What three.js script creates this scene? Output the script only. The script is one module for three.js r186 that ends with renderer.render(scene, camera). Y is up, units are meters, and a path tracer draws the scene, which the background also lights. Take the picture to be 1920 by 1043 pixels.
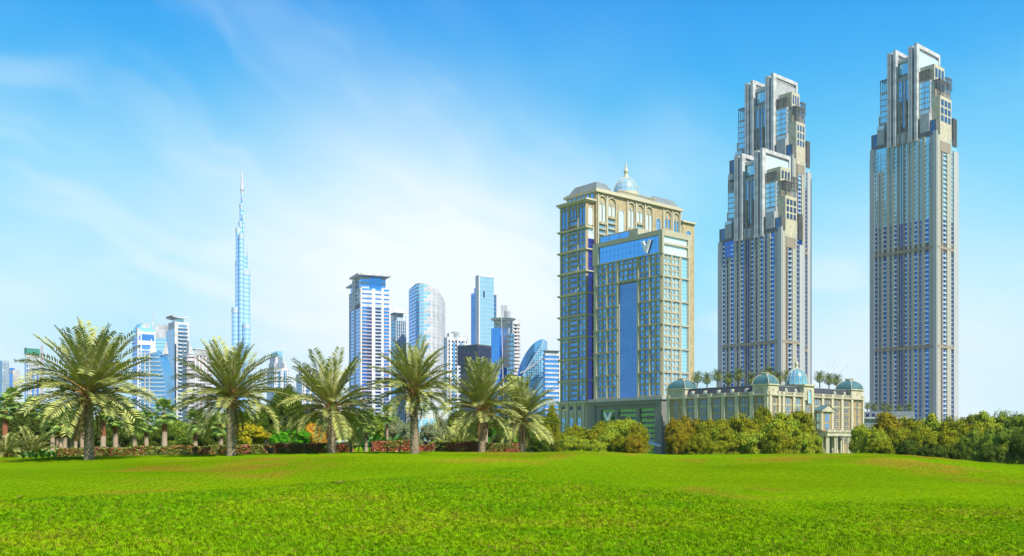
import * as THREE from 'three';

// ---------------------------------------------------------------- camera, sky, sun, exposure
const F = 1800, CX = 960, HY = 829, EYE = 1.65;            // focal length and horizon of the photograph, in its pixels
const scene = new THREE.Scene();
const camera = new THREE.PerspectiveCamera(2 * Math.atan(HY / F) * 180 / Math.PI, 1920 / (2 * HY), 0.1, 9000);
camera.position.set(0, EYE, 0);
camera.lookAt(0, EYE, -10);
camera.setViewOffset(1920, 2 * HY, 0, 0, 1920, 1043);      // upright lens, shifted up as in the photograph

const EXPOSURE = 2.0;
const renderer = new THREE.WebGLRenderer({ antialias: true });
renderer.setSize(1024, 556);
renderer.toneMapping = THREE.LinearToneMapping;
renderer.toneMappingExposure = EXPOSURE;
renderer.shadowMap.enabled = true;

const sunDir = new THREE.Vector3(0.56, 1.10, 0.76).normalize();
const sun = new THREE.DirectionalLight(new THREE.Color(1, 0.95, 0.86), 4.2);
sun.position.copy(sunDir).multiplyScalar(900);
sun.castShadow = true;
sun.shadow.mapSize.set(4096, 4096);
Object.assign(sun.shadow.camera, { left: -700, right: 700, top: 500, bottom: -500, near: 1, far: 2500 });
sun.shadow.camera.updateProjectionMatrix();
scene.add(sun); scene.add(sun.target);

// seeded random numbers and tileable noise
function rng(seed) { let a = seed >>> 0; return () => { a = (a + 0x6D2B79F5) | 0; let t = Math.imul(a ^ (a >>> 15), 1 | a); t = (t + Math.imul(t ^ (t >>> 7), 61 | t)) ^ t; return ((t ^ (t >>> 14)) >>> 0) / 4294967296; }; }
const hash = (x, y, s) => { let h = Math.imul(x | 0, 374761393) ^ Math.imul(y | 0, 668265263) ^ Math.imul(s | 0, 2147483647); h = Math.imul(h ^ (h >>> 13), 1274126177); return ((h ^ (h >>> 16)) >>> 0) / 4294967296; };
function vnoise(x, y, s = 0, per = 0) {
  const xi = Math.floor(x), yi = Math.floor(y); let fx = x - xi, fy = y - yi;
  fx = fx * fx * (3 - 2 * fx); fy = fy * fy * (3 - 2 * fy);
  const w = (v) => per ? ((v % per) + per) % per : v;
  const a = hash(w(xi), w(yi), s), b = hash(w(xi + 1), w(yi), s), c = hash(w(xi), w(yi + 1), s), d = hash(w(xi + 1), w(yi + 1), s);
  return a + (b - a) * fx + (c - a) * fy + (a - b - c + d) * fx * fy;
}
function fbm(x, y, s, oct = 4, per = 0) { let v = 0, a = 0.5, n = 0; for (let i = 0; i < oct; i++) { v += a * vnoise(x, y, s + i * 17, per); n += a; x *= 2; y *= 2; per *= 2; a *= 0.5; } return v / n; }
const clamp = (x, a = 0, b = 1) => Math.min(b, Math.max(a, x));
const lerp = (a, b, t) => a + (b - a) * t;
const sstep = (a, b, x) => { const t = clamp((x - a) / (b - a)); return t * t * (3 - 2 * t); };

{ // the sky: clear air from pale horizon to deep blue, with thin cirrus veils and streaks, all round
  const W = 2048, H = 1024, data = new Float32Array(W * H * 4);
  const keys = [[-90, .50, .72, .80], [0, .46, .83, .98], [5, .31, .79, .99], [10, .19, .75, 1.0], [15, .08, .62, .98], [20, .030, .46, .94], [26, .015, .31, .87], [40, .018, .24, .75], [90, .014, .17, .58]];
  for (let j = 0; j < H; j++) {
    const el = ((j + .5) / H - .5) * 180;
    let k = 0; while (k < keys.length - 2 && el > keys[k + 1][0]) k++;
    const t = clamp((el - keys[k][0]) / (keys[k + 1][0] - keys[k][0])), c0 = keys[k], c1 = keys[k + 1];
    for (let i = 0; i < W; i++) {
      const az = ((i + .5) / W - .5) * 360 + 90;            // degrees to the right of straight ahead
      let r = lerp(c0[1], c1[1], t), g = lerp(c0[2], c1[2], t), b = lerp(c0[3], c1[3], t);
      if (el > -1) {
        const a = ((az + 540) % 360) - 180;
        // wide cirrus veils, one every 60 degrees or so
        let veil = 0;
        const wob = (fbm(a * .09 + 40, el * .13, 11, 4) - .5) * 8;
        for (let q = -3; q <= 3; q++) {
          const ca = q * 62 + (q ? (hash(q, 5, 3) - .5) * 8 : -5.5), da = a - ca, lift = 7 + (q ? hash(q, 9, 1) * 4 : 2);
          if (Math.abs(da) > 60) continue;
          veil = Math.max(veil, 1.1 * Math.exp(-Math.pow(Math.abs(da + wob) / (da > 0 ? 13.4 : 14), 2.4)) * Math.exp(-Math.pow(Math.abs(el - lift + wob * .6) / (el > lift ? 8.6 : 15), 2.4)));
          const hb = a - ca - 28;                            // lower bank of haze between two veils
          veil = Math.max(veil, .92 * Math.exp(-Math.pow(Math.abs(hb + wob) / 13.5, 2.4)) * Math.exp(-Math.pow(Math.max(0, el + wob * .4) / 11.5, 2.0)));
        }
        // feathered cirrus streaks that fan out from low on the right to high on the left of each veil
        const am = ((a + 15 + 31 + 372) % 62) - 46, fx_ = 34 - am, fy_ = el + 6, phi = Math.atan2(fy_, Math.max(.5, fx_)), rho = Math.hypot(fx_, fy_);
        const bend = (fbm(rho * .11 + 3, phi * 2.2, 31, 4) - .5) * .12, ph = phi + bend, fine = fbm(rho * .10 + 4, ph * 42, 83, 5), broad = fbm(rho * .055 + 7, ph * 11 + 2, 71, 4), soft = fbm(a * .07 + 3, el * .11 + 8, 101, 4);
        let streak = (.55 * sstep(.36, .66, broad) + .55 * sstep(.44, .78, fine) * sstep(.30, .60, broad)) * (.35 + .65 * sstep(.30, .60, soft));
        streak *= (1 - .55 * sstep(15, 25, el)) * (1 - .5 * sstep(26, 60, el)) * Math.exp(-Math.pow((am + 17) / 15, 2));
        const puff = sstep(.60, .78, fbm(a * .16 + 5, el * .55 + 2, 131, 5)) * sstep(14, 9, el) * sstep(1.5, 4, el) * .30;
        const cl = 1 - (1 - clamp(veil * (.80 + .4 * fine))) * (1 - .52 * streak) * (1 - puff);
        r = lerp(r, .96, cl); g = lerp(g, 1.03, cl); b = lerp(b, 1.05, cl);
      }
      const o = (j * W + i) * 4; data[o] = r / EXPOSURE; data[o + 1] = g / EXPOSURE; data[o + 2] = b / EXPOSURE; data[o + 3] = 1;
    }
  }
  const sky = new THREE.DataTexture(data, W, H, THREE.RGBAFormat, THREE.FloatType);
  sky.mapping = THREE.EquirectangularReflectionMapping; sky.magFilter = sky.minFilter = THREE.LinearFilter; sky.needsUpdate = true;
  scene.background = sky; scene.environment = sky;
}
scene.fog = new THREE.FogExp2(new THREE.Color(0.66, 0.88, 1.0), 0.000065);

// ---------------------------------------------------------------- helpers
const used = {};
function numbered(n) { used[n] = (used[n] ?? -1) + 1; return used[n] ? n + '_' + String(used[n]).padStart(3, '0') : n; }
function tag(o, label, category, group, kind) { if (label) o.userData.label = label; if (category) o.userData.category = category; if (group) o.userData.group = group; if (kind) o.userData.kind = kind; return o; }
function thing(name, label, category, x, y, z, turn = 0, group) { const o = new THREE.Group(); o.name = numbered(name); o.position.set(x, y, z); o.rotation.y = turn; scene.add(o); return tag(o, label, category, group); }
function dup(root, x, y, z, turn, label, group) { const r = root.clone(); r.name = numbered(root.name.replace(/_\d{3}$/, '')); r.userData = { ...root.userData }; r.position.set(x, y, z); r.rotation.y = turn; if (label) r.userData.label = label; if (group) r.userData.group = group; scene.add(r); return r; }
const shade = (m) => { m.castShadow = m.receiveShadow = true; return m; };

// pixel of the photograph and distance -> place
const X = (px, d) => (px - CX) / F * d, Y = (py, d) => EYE + (HY - py) / F * d;

class G {                                                   // collects boxes, walls and other geometries into one mesh; uv in metres
  constructor(face) { this.p = []; this.n = []; this.t = []; this.i = []; this.c = null; this.f = face || null; }
  face(f) { this.f = f; return this; }
  v(x, y, z, nx, ny, nz, u, w) {
    const f = this.f;
    if (f) { if (f.s) { this.p.push(f.x + z, y, f.z - x); this.n.push(nz, ny, -nx); } else { this.p.push(f.x + x, y, f.z + z); this.n.push(nx, ny, nz); } }
    else { this.p.push(x, y, z); this.n.push(nx, ny, nz); }
    this.t.push(u, w);
  }
  quad(a, b, c, d, n, uv) {
    const k = this.p.length / 3;
    if (!n) { const e = [b[0] - a[0], b[1] - a[1], b[2] - a[2]], g = [d[0] - a[0], d[1] - a[1], d[2] - a[2]]; n = [e[1] * g[2] - e[2] * g[1], e[2] * g[0] - e[0] * g[2], e[0] * g[1] - e[1] * g[0]]; const l = Math.hypot(...n) || 1; n = n.map(q => q / l); }
    const lu = Math.hypot(b[0] - a[0], b[1] - a[1], b[2] - a[2]), lv = Math.hypot(d[0] - a[0], d[1] - a[1], d[2] - a[2]);
    const o = a[0] * .37 + a[2] * .61, q = a[1];
    this.v(...a, ...n, o, q); this.v(...b, ...n, o + lu, q); this.v(...c, ...n, o + lu, q + lv); this.v(...d, ...n, o, q + lv);
    this.i.push(k, k + 1, k + 2, k, k + 2, k + 3); return this;
  }
  tri(a, b, c) { return this.quad(a, b, c, c); }
  box(x0, x1, y0, y1, z0, z1) {
    const q = (a, b, c, d, n) => this.quad(a, b, c, d, n);
    q([x0, y0, z1], [x1, y0, z1], [x1, y1, z1], [x0, y1, z1], [0, 0, 1]); q([x1, y0, z0], [x0, y0, z0], [x0, y1, z0], [x1, y1, z0], [0, 0, -1]);
    q([x1, y0, z1], [x1, y0, z0], [x1, y1, z0], [x1, y1, z1], [1, 0, 0]); q([x0, y0, z0], [x0, y0, z1], [x0, y1, z1], [x0, y1, z0], [-1, 0, 0]);
    q([x0, y1, z1], [x1, y1, z1], [x1, y1, z0], [x0, y1, z0], [0, 1, 0]); q([x0, y0, z0], [x1, y0, z0], [x1, y0, z1], [x0, y0, z1], [0, -1, 0]);
    return this;
  }
  bar(a, b, r, n = 6, r2 = r) {                             // a round bar between two points
    const A = new THREE.Vector3(...a), B = new THREE.Vector3(...b), d = B.clone().sub(A), l = d.length(); d.normalize();
    const u = new THREE.Vector3(Math.abs(d.y) > .9 ? 1 : 0, Math.abs(d.y) > .9 ? 0 : 1, 0).cross(d).normalize(), w = d.clone().cross(u), k = this.p.length / 3;
    for (let e = 0; e < 2; e++) for (let j = 0; j <= n; j++) { const t = j / n * Math.PI * 2, nn = u.clone().multiplyScalar(Math.cos(t)).addScaledVector(w, Math.sin(t)), P = (e ? B : A).clone().addScaledVector(nn, e ? r2 : r); this.v(P.x, P.y, P.z, nn.x, nn.y, nn.z, j / n * r * 6, e * l); }
    for (let j = 0; j < n; j++) this.i.push(k + j, k + j + 1, k + n + 2 + j, k + j, k + n + 2 + j, k + n + 1 + j);
    return this;
  }
  seg(p0, p1, v0, v1, w0, w1) {                             // a box along a plan segment p0 -> p1 (outside on its right hand as seen from above, +z for a segment towards +x)
    const dx = p1[0] - p0[0], dz = p1[1] - p0[1], l = Math.hypot(dx, dz) || 1, nx = -dz / l, nz = dx / l;
    const P = (p, w, y) => [p[0] + nx * w, y, p[1] + nz * w];
    const a0 = P(p0, w0, v0), b0 = P(p1, w0, v0), a1 = P(p0, w1, v0), b1 = P(p1, w1, v0), A0 = P(p0, w0, v1), B0 = P(p1, w0, v1), A1 = P(p0, w1, v1), B1 = P(p1, w1, v1);
    this.quad(a1, b1, B1, A1); this.quad(b0, a0, A0, B0); this.quad(b1, b0, B0, B1); this.quad(a0, a1, A1, A0); this.quad(A1, B1, B0, A0); this.quad(a0, b0, b1, a1);
    return this;
  }
  add(geo, m) {
    const g = m ? geo.clone().applyMatrix4(m) : geo, P = g.attributes.position, N = g.attributes.normal, T = g.attributes.uv, k = this.p.length / 3;
    for (let j = 0; j < P.count; j++) this.v(P.getX(j), P.getY(j), P.getZ(j), N.getX(j), N.getY(j), N.getZ(j), T ? T.getX(j) : 0, T ? T.getY(j) : 0);
    if (g.index) for (let j = 0; j < g.index.count; j++) this.i.push(k + g.index.getX(j)); else for (let j = 0; j < P.count; j++) this.i.push(k + j);
    return this;
  }
  color(r, g, b) { if (!this.c) this.c = []; while (this.c.length < this.p.length) this.c.push(r, g, b); return this; }
  geometry() {
    const g = new THREE.BufferGeometry();
    g.setAttribute('position', new THREE.Float32BufferAttribute(this.p, 3)); g.setAttribute('normal', new THREE.Float32BufferAttribute(this.n, 3)); g.setAttribute('uv', new THREE.Float32BufferAttribute(this.t, 2));
    if (this.c) g.setAttribute('color', new THREE.Float32BufferAttribute(this.c, 3));
    g.setIndex(this.i); return g;
  }
  mesh(name, mat, parent, kind) { if (!this.i.length) return null; const m = shade(new THREE.Mesh(this.geometry(), mat)); m.name = name; if (kind) m.userData.kind = kind; parent.add(m); return m; }
}
const BASE = -5.2;                                            // the hotels stand lower than the lawn's crest, which hides their feet
const unit = new THREE.BoxGeometry(1, 1, 1);
function piece(name, mat, parent, f, u0, u1, v0, v1, w0, w1, geo = unit) {   // one mesh of its own on a face of a building, from shared geometry
  const m = shade(new THREE.Mesh(geo, mat)); m.name = name;
  const u = (u0 + u1) / 2, w = (w0 + w1) / 2;
  if (f.s) { m.position.set(f.x + w, (v0 + v1) / 2, f.z - u); m.rotation.y = Math.PI / 2; } else m.position.set(f.x + u, (v0 + v1) / 2, f.z + w);
  m.scale.set(u1 - u0, v1 - v0, w1 - w0); parent.add(m); return m;
}
const archCache = {};
function archGeo(ratio) {                                   // round-headed pane, 1 wide, 1 high, 1 deep; ratio = height / width
  const k = ratio.toFixed(1); if (archCache[k]) return archCache[k];
  const s = new THREE.Shape(), h = 1 - .5 / ratio; s.moveTo(-.5, -.5); s.lineTo(.5, -.5); s.lineTo(.5, h - .5);
  for (let i = 1; i <= 10; i++) { const t = i / 10 * Math.PI; s.lineTo(Math.cos(t) * .5, h - .5 + Math.sin(t) * .5 / ratio); }
  const g = new THREE.ExtrudeGeometry(s, { depth: 1, bevelEnabled: false }); g.translate(0, 0, -.5); return archCache[k] = g;
}
function archRing(G0, u, v0, w, h, t, w0, w1) {              // stone surround of an arched window, added to a collector in face coordinates
  const s = new THREE.Shape(), r = w / 2, y = h - r; s.moveTo(-r - t, 0); s.lineTo(-r, 0); s.lineTo(-r, y);
  for (let i = 1; i <= 8; i++) { const a = Math.PI - i / 8 * Math.PI; s.lineTo(Math.cos(a) * r, y + Math.sin(a) * r); }
  s.lineTo(r, 0); s.lineTo(r + t, 0); s.lineTo(r + t, y);
  for (let i = 1; i <= 8; i++) { const a = i / 8 * Math.PI; s.lineTo(Math.cos(a) * (r + t), y + Math.sin(a) * (r + t)); }
  const g = new THREE.ExtrudeGeometry(s, { depth: w1 - w0, bevelEnabled: false }); g.translate(u, v0, w0); G0.add(g);
}

// ---------------------------------------------------------------- procedural textures and materials
function grain(seed, lo, hi, freq, oct, size = 256, stretch = 1) {
  const d = new Uint8Array(size * size * 4);
  for (let j = 0; j < size; j++) for (let i = 0; i < size; i++) { const v = lerp(lo, hi, clamp((fbm(i / size * freq * stretch, j / size * freq, seed, oct, freq) - .2) / .6)) * 255, o = (j * size + i) * 4; d[o] = d[o + 1] = d[o + 2] = v; d[o + 3] = 255; }
  const t = new THREE.DataTexture(d, size, size); t.wrapS = t.wrapT = THREE.RepeatWrapping; t.magFilter = THREE.LinearFilter; t.minFilter = THREE.LinearMipmapLinearFilter; t.generateMipmaps = true; t.needsUpdate = true; return t;
}
const rep = (t, m, srgb) => { const c = t.clone(); c.repeat.set(1 / m, 1 / m); if (srgb) c.colorSpace = THREE.SRGBColorSpace; c.needsUpdate = true; return c; };
const stoneGrain = grain(3, .86, 1, 8, 5), fineGrain = grain(9, .55, 1, 24, 4), streakGrain = grain(21, .8, 1, 8, 4);
const stoneMap = rep(stoneGrain, 14, true), stoneBump = rep(fineGrain, 3), softMap = rep(streakGrain, 30, true);
const C = (r, g, b) => new THREE.Color().setRGB(r, g, b);
const stone = (r, g, b, rough = .85) => new THREE.MeshStandardMaterial({ color: C(r, g, b), roughness: rough, map: stoneMap, bumpMap: stoneBump, bumpScale: .02 });
const paint = (r, g, b, rough = .6) => new THREE.MeshStandardMaterial({ color: C(r, g, b), roughness: rough, map: softMap });
const glass = (r, g, b, rough = .1, metal = .75) => new THREE.MeshStandardMaterial({ color: C(r, g, b), roughness: rough, metalness: metal });
const metal = (r, g, b, rough = .35) => new THREE.MeshStandardMaterial({ color: C(r, g, b), roughness: rough, metalness: .9 });
const M = {
  cream: stone(.41, .375, .25), creamLight: stone(.47, .43, .30), tan: stone(.36, .255, .125), towerStone: stone(.39, .365, .26), greyStone: stone(.165, .17, .145), shaftStone: stone(.36, .355, .285),
  ochre: stone(.40, .31, .165), slate: stone(.035, .037, .04, .6), copper: stone(.06, .15, .16, .5), roofGrey: stone(.17, .20, .20),
  concrete: stone(.36, .375, .37), pale: paint(.53, .53, .51), white: paint(.60, .60, .60), cool: paint(.40, .46, .50), brown: paint(.26, .215, .15), dark: paint(.085, .083, .08), louvre: paint(.13, .125, .115), steel: metal(.35, .36, .38),
  blue: glass(.065, .28, .72), blueB: glass(.045, .20, .55), blueC: glass(.11, .37, .80), skyB: glass(.22, .52, .74, .1, .55), deep: glass(.025, .14, .54, .12, .75), curtain: glass(.055, .24, .68, .1, .8), violet: glass(.035, .045, .32, .12, .7), night: glass(.015, .03, .09, .15, .4), sky: glass(.33, .66, .86, .1, .5), ice: glass(.66, .80, .84, .12, .35), mid: glass(.16, .42, .70), pink: paint(.52, .40, .42), bark: stone(.16, .11, .06),
  royal: glass(.11, .40, .92, .1, .75), signWhite: paint(.86, .87, .87, .4), rail: glass(.50, .62, .70, .25, .4), lawnReflectGlass: glass(.10, .30, .03, .15, .3), paneDark: glass(.055, .13, .25, .1, .6), teal: glass(.20, .52, .62, .14, .6), domeGlass: glass(.46, .68, .74, .14, .5)
};

// a building seen on its corner: near corner at pixel xc and distance d0, left face running back to pixel x0, right face to x1
function corner(name, label, category, xc, d0, x0, x1, theta, group) {
  const th = theta * Math.PI / 180, s = Math.sin(th), c = Math.cos(th), Xc = X(xc, d0);
  const g = thing(name, label, category, Xc, 0, -d0, -th, group);
  const B = { g, s, c, d0,
    fx: (px, w = 0) => { const t = (px - CX) / F, Xw = Xc - s * w, dw = d0 - c * w; return -(Xw - t * dw) / (c + t * s); },          // x on the plane z = w in front of the left face
    su: (px, w = 0) => { const t = (px - CX) / F, Xw = Xc + c * w, dw = d0 - s * w; return (t * dw - Xw) / (s - t * c); },            // distance back along the plane x = w of the right face
    fv: (py, x = 0, w = 0) => EYE + (HY - py) / F * (d0 - x * s - w * c), sv: (py, u = 0, w = 0) => EYE + (HY - py) / F * (d0 + u * c - w * s) };
  B.a = -B.fx(x0); B.b = B.su(x1); B.F = { x: 0, z: 0, s: 0 }; B.S = { x: 0, z: 0, s: 1 };
  return B;
}
// ---------------------------------------------------------------- the ground
// height of the far crest of the lawn, left to right
const crest = [[0, 862], [120, 857], [300, 855], [500, 852], [700, 849], [900, 850], [1000, 852], [1050, 849], [1090, 846], [1140, 848], [1200, 851], [1280, 854], [1400, 853], [1500, 852], [1600, 851], [1650, 851], [1700, 853], [1750, 857], [1800, 862], [1850, 867], [1920, 873], [2300, 880]].map(([p, y]) => [(p - CX) / F * 66, EYE - (y - HY) / F * 66]);
function crestY(x) { if (x <= crest[0][0]) return crest[0][1]; for (let k = 1; k < crest.length; k++) if (x < crest[k][0]) { const t = (x - crest[k - 1][0]) / (crest[k][0] - crest[k - 1][0]); return lerp(crest[k - 1][1], crest[k][1], t * t * (3 - 2 * t)); } return crest[crest.length - 1][1]; }
function groundY(x, z) {
  const d = -z, c = crestY(x * 66 / clamp(d, 40, 66));       // the spurs of the crest run down towards the near lawn
  let h = d < 66 ? c * Math.pow(clamp((d - 8) / 58), 1.06) : c * (1 - sstep(74, 150, d));
  h -= 5.2 * sstep(1, 8, x) * sstep(68, 128, d) * (1 - sstep(590, 640, d));
  // a fold that runs from near left to far right, with a shallow dip behind it
  const t = ((x + 11.7) * -.80 + (d - 22) * .60), along = (x + 11.7) * .60 + (d - 22) * .80;
  h += (.14 * Math.exp(-t * t / 7) - .40 * Math.exp(-Math.pow((t - 6.5) / 4.6, 2))) * sstep(-26, -6, along) * (1 - sstep(10, 28, along));
  const near = sstep(6, 14, d) * (1 - sstep(50, 64, d)) * (1 - sstep(60, 90, Math.abs(x)));
  h += near * ((fbm(x * .09 + 50, d * .07 + 50, 201, 3) - .5) * .24 + (fbm(x * .5 + 50, d * .4 + 50, 211, 2) - .5) * .03);
  h += near * .26 * sstep(24, 40, d) * (Math.sin(x * .21 + d * .16 + 1.0) * Math.exp(-Math.pow((d - 50) / 10, 2)) + .7 * Math.exp(-Math.pow((x - 15) / 7, 2) - Math.pow((d - 46) / 5, 2)) - .9 * Math.exp(-Math.pow((x - 12) / 9, 2) - Math.pow((d - 34) / 6, 2)));
  return h;
}
const G0 = (x, d) => groundY(x, -d);
// the coarser, longer grass of the near slope ends at the fold and gives way to fine mown lawn
function rough(x, d) { const e = x < 0 ? 37 + 1.28 * x : lerp(37, 19, sstep(0, 7, x)), n = (fbm(x * .5 + 30, d * .35 + 12, 223, 4) - .5) * 16; return 1 - sstep(-7, 7, d - Math.max(e, 12) + n); }
{
  const line = (spec) => { const v = []; for (const [a, b, n] of spec) for (let i = 0; i < n; i++) v.push(a + (b - a) * i / n); v.push(spec[spec.length - 1][1]); return v; };
  const xs = line([[-3200, -600, 8], [-600, -120, 12], [-120, -45, 40], [-45, 45, 190], [45, 120, 40], [120, 600, 12], [600, 3200, 8]]);
  const ds = line([[-400, -20, 6], [-20, 8, 12], [8, 70, 210], [70, 160, 70], [160, 320, 24], [320, 660, 20], [660, 700, 2], [700, 3600, 12]]);
  const g = new G(); g.c = [];
  const dry = (x, d) => sstep(.56, .74, fbm(x * .16 + 90, d * .11 + 40, 307, 4)) * sstep(.3, .6, fbm(x * .9 + 3, d * .5, 311, 3));
  for (const d of ds) for (const x of xs) {
    g.p.push(x, groundY(x, -d), -d); g.n.push(0, 1, 0); g.t.push(x, d);
    const m = .64 + .72 * fbm(x * .10 + 70, d * .13 + 20, 301, 4), y = dry(x, d), l = fbm(x * .35 + 11, d * .22 + 4, 303, 3);
    g.c.push((.175 + .07 * l + .15 * y) * m, (.365 + .02 * l - .09 * y) * m, (.003 + .016 * y) * m);
  }
  const w = xs.length; for (let j = 0; j < ds.length - 1; j++) for (let i = 0; i < w - 1; i++) { const k = j * w + i; g.i.push(k, k + 1, k + w + 1, k, k + w + 1, k + w); }
  const geo = g.geometry(); geo.computeVertexNormals();
  const lawn = shade(new THREE.Mesh(geo, new THREE.MeshPhysicalMaterial({ vertexColors: true, roughness: 1, specularIntensity: 0, map: rep(grain(41, .62, 1, 32, 4, 512), 2.3, true), bumpMap: rep(grain(43, 0, 1, 64, 3, 512), 1.7), bumpScale: .035 })));
  lawn.name = 'lawn'; tag(lawn, 'rolling bright green park lawn in the foreground', 'lawn', null, 'structure'); scene.add(lawn);
}
{ // paved city ground behind the park, where towers stand
  const g = new G(); g.quad([-3100, .03, -640], [3100, .03, -640], [3100, .03, -3500], [-3100, .03, -3500]);
  const m = g.mesh('city_pavement', stone(.26, .25, .22), scene); tag(m, 'pale paved city ground among the distant towers', 'pavement', null, 'structure');
}
{ // the grass itself: tufts of blades, thinning out with distance
  const R = rng(77), g = new G();
  for (let k = 0; k < 6; k++) {
    const a = R() * 6.28, lean = .25 + R() * .6, h = .034 + R() * .030, w = .0045 + R() * .003, ox = (R() - .5) * .05, oz = (R() - .5) * .05, dx = Math.cos(a), dz = Math.sin(a);
    const p = (t, s) => [ox + dx * lean * h * t * t - dz * w * s, h * t * (1 - .22 * t), oz + dz * lean * h * t * t + dx * w * s];
    g.quad(p(0, -1), p(0, 1), p(.55, .8), p(.55, -.8)); g.tri(p(.55, -.8), p(.55, .8), p(1, 0));
  }
  const N = 380000, m = new THREE.InstancedMesh(g.geometry(), new THREE.MeshPhysicalMaterial({ color: C(1, 1, 1), roughness: 1, specularIntensity: 0 }), N);
  const o = new THREE.Object3D(), col = new THREE.Color();
  for (let i = 0; i < N; i++) {
    const q = R(), d = 11 * Math.pow(46 / 11, Math.pow(q, 1.35)), x = (R() - .5) * 1.22 * d, y = groundY(x, -d), rg = rough(x, d), s = (.7 + R() * .6) * lerp(.5, 1.12, rg);
    o.position.set(x, y - .004, -d); o.rotation.set((R() - .5) * .5, R() * 6.28, (R() - .5) * .5); o.scale.set(s, s * (.7 + R() * .6) * lerp(.5, 1.2, rg * (.4 + .9 * fbm(x * 1.6, d * 1.6, 431, 3))), s); o.updateMatrix(); m.setMatrixAt(i, o.matrix);
    const patch = fbm(x * .55 + 5, d * .55 + 9, 401, 3), t = R();
    const v = .5 + .75 * R();
    if (t < .05 + .22 * sstep(.55, .75, patch)) col.setRGB(.24 * v, .22 * v, .02 * v);
    else if (t > .975) col.setRGB(.20 * v, .12 * v, .03 * v);
    else col.setRGB((.085 + .15 * patch) * v, (.255 + .10 * patch) * v, .003 * v);
    m.setColorAt(i, col);
  }
  m.name = 'grass'; shade(m); tag(m, 'short mown grass blades covering the lawn', 'grass', null, 'stuff'); scene.add(m);
}

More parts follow.
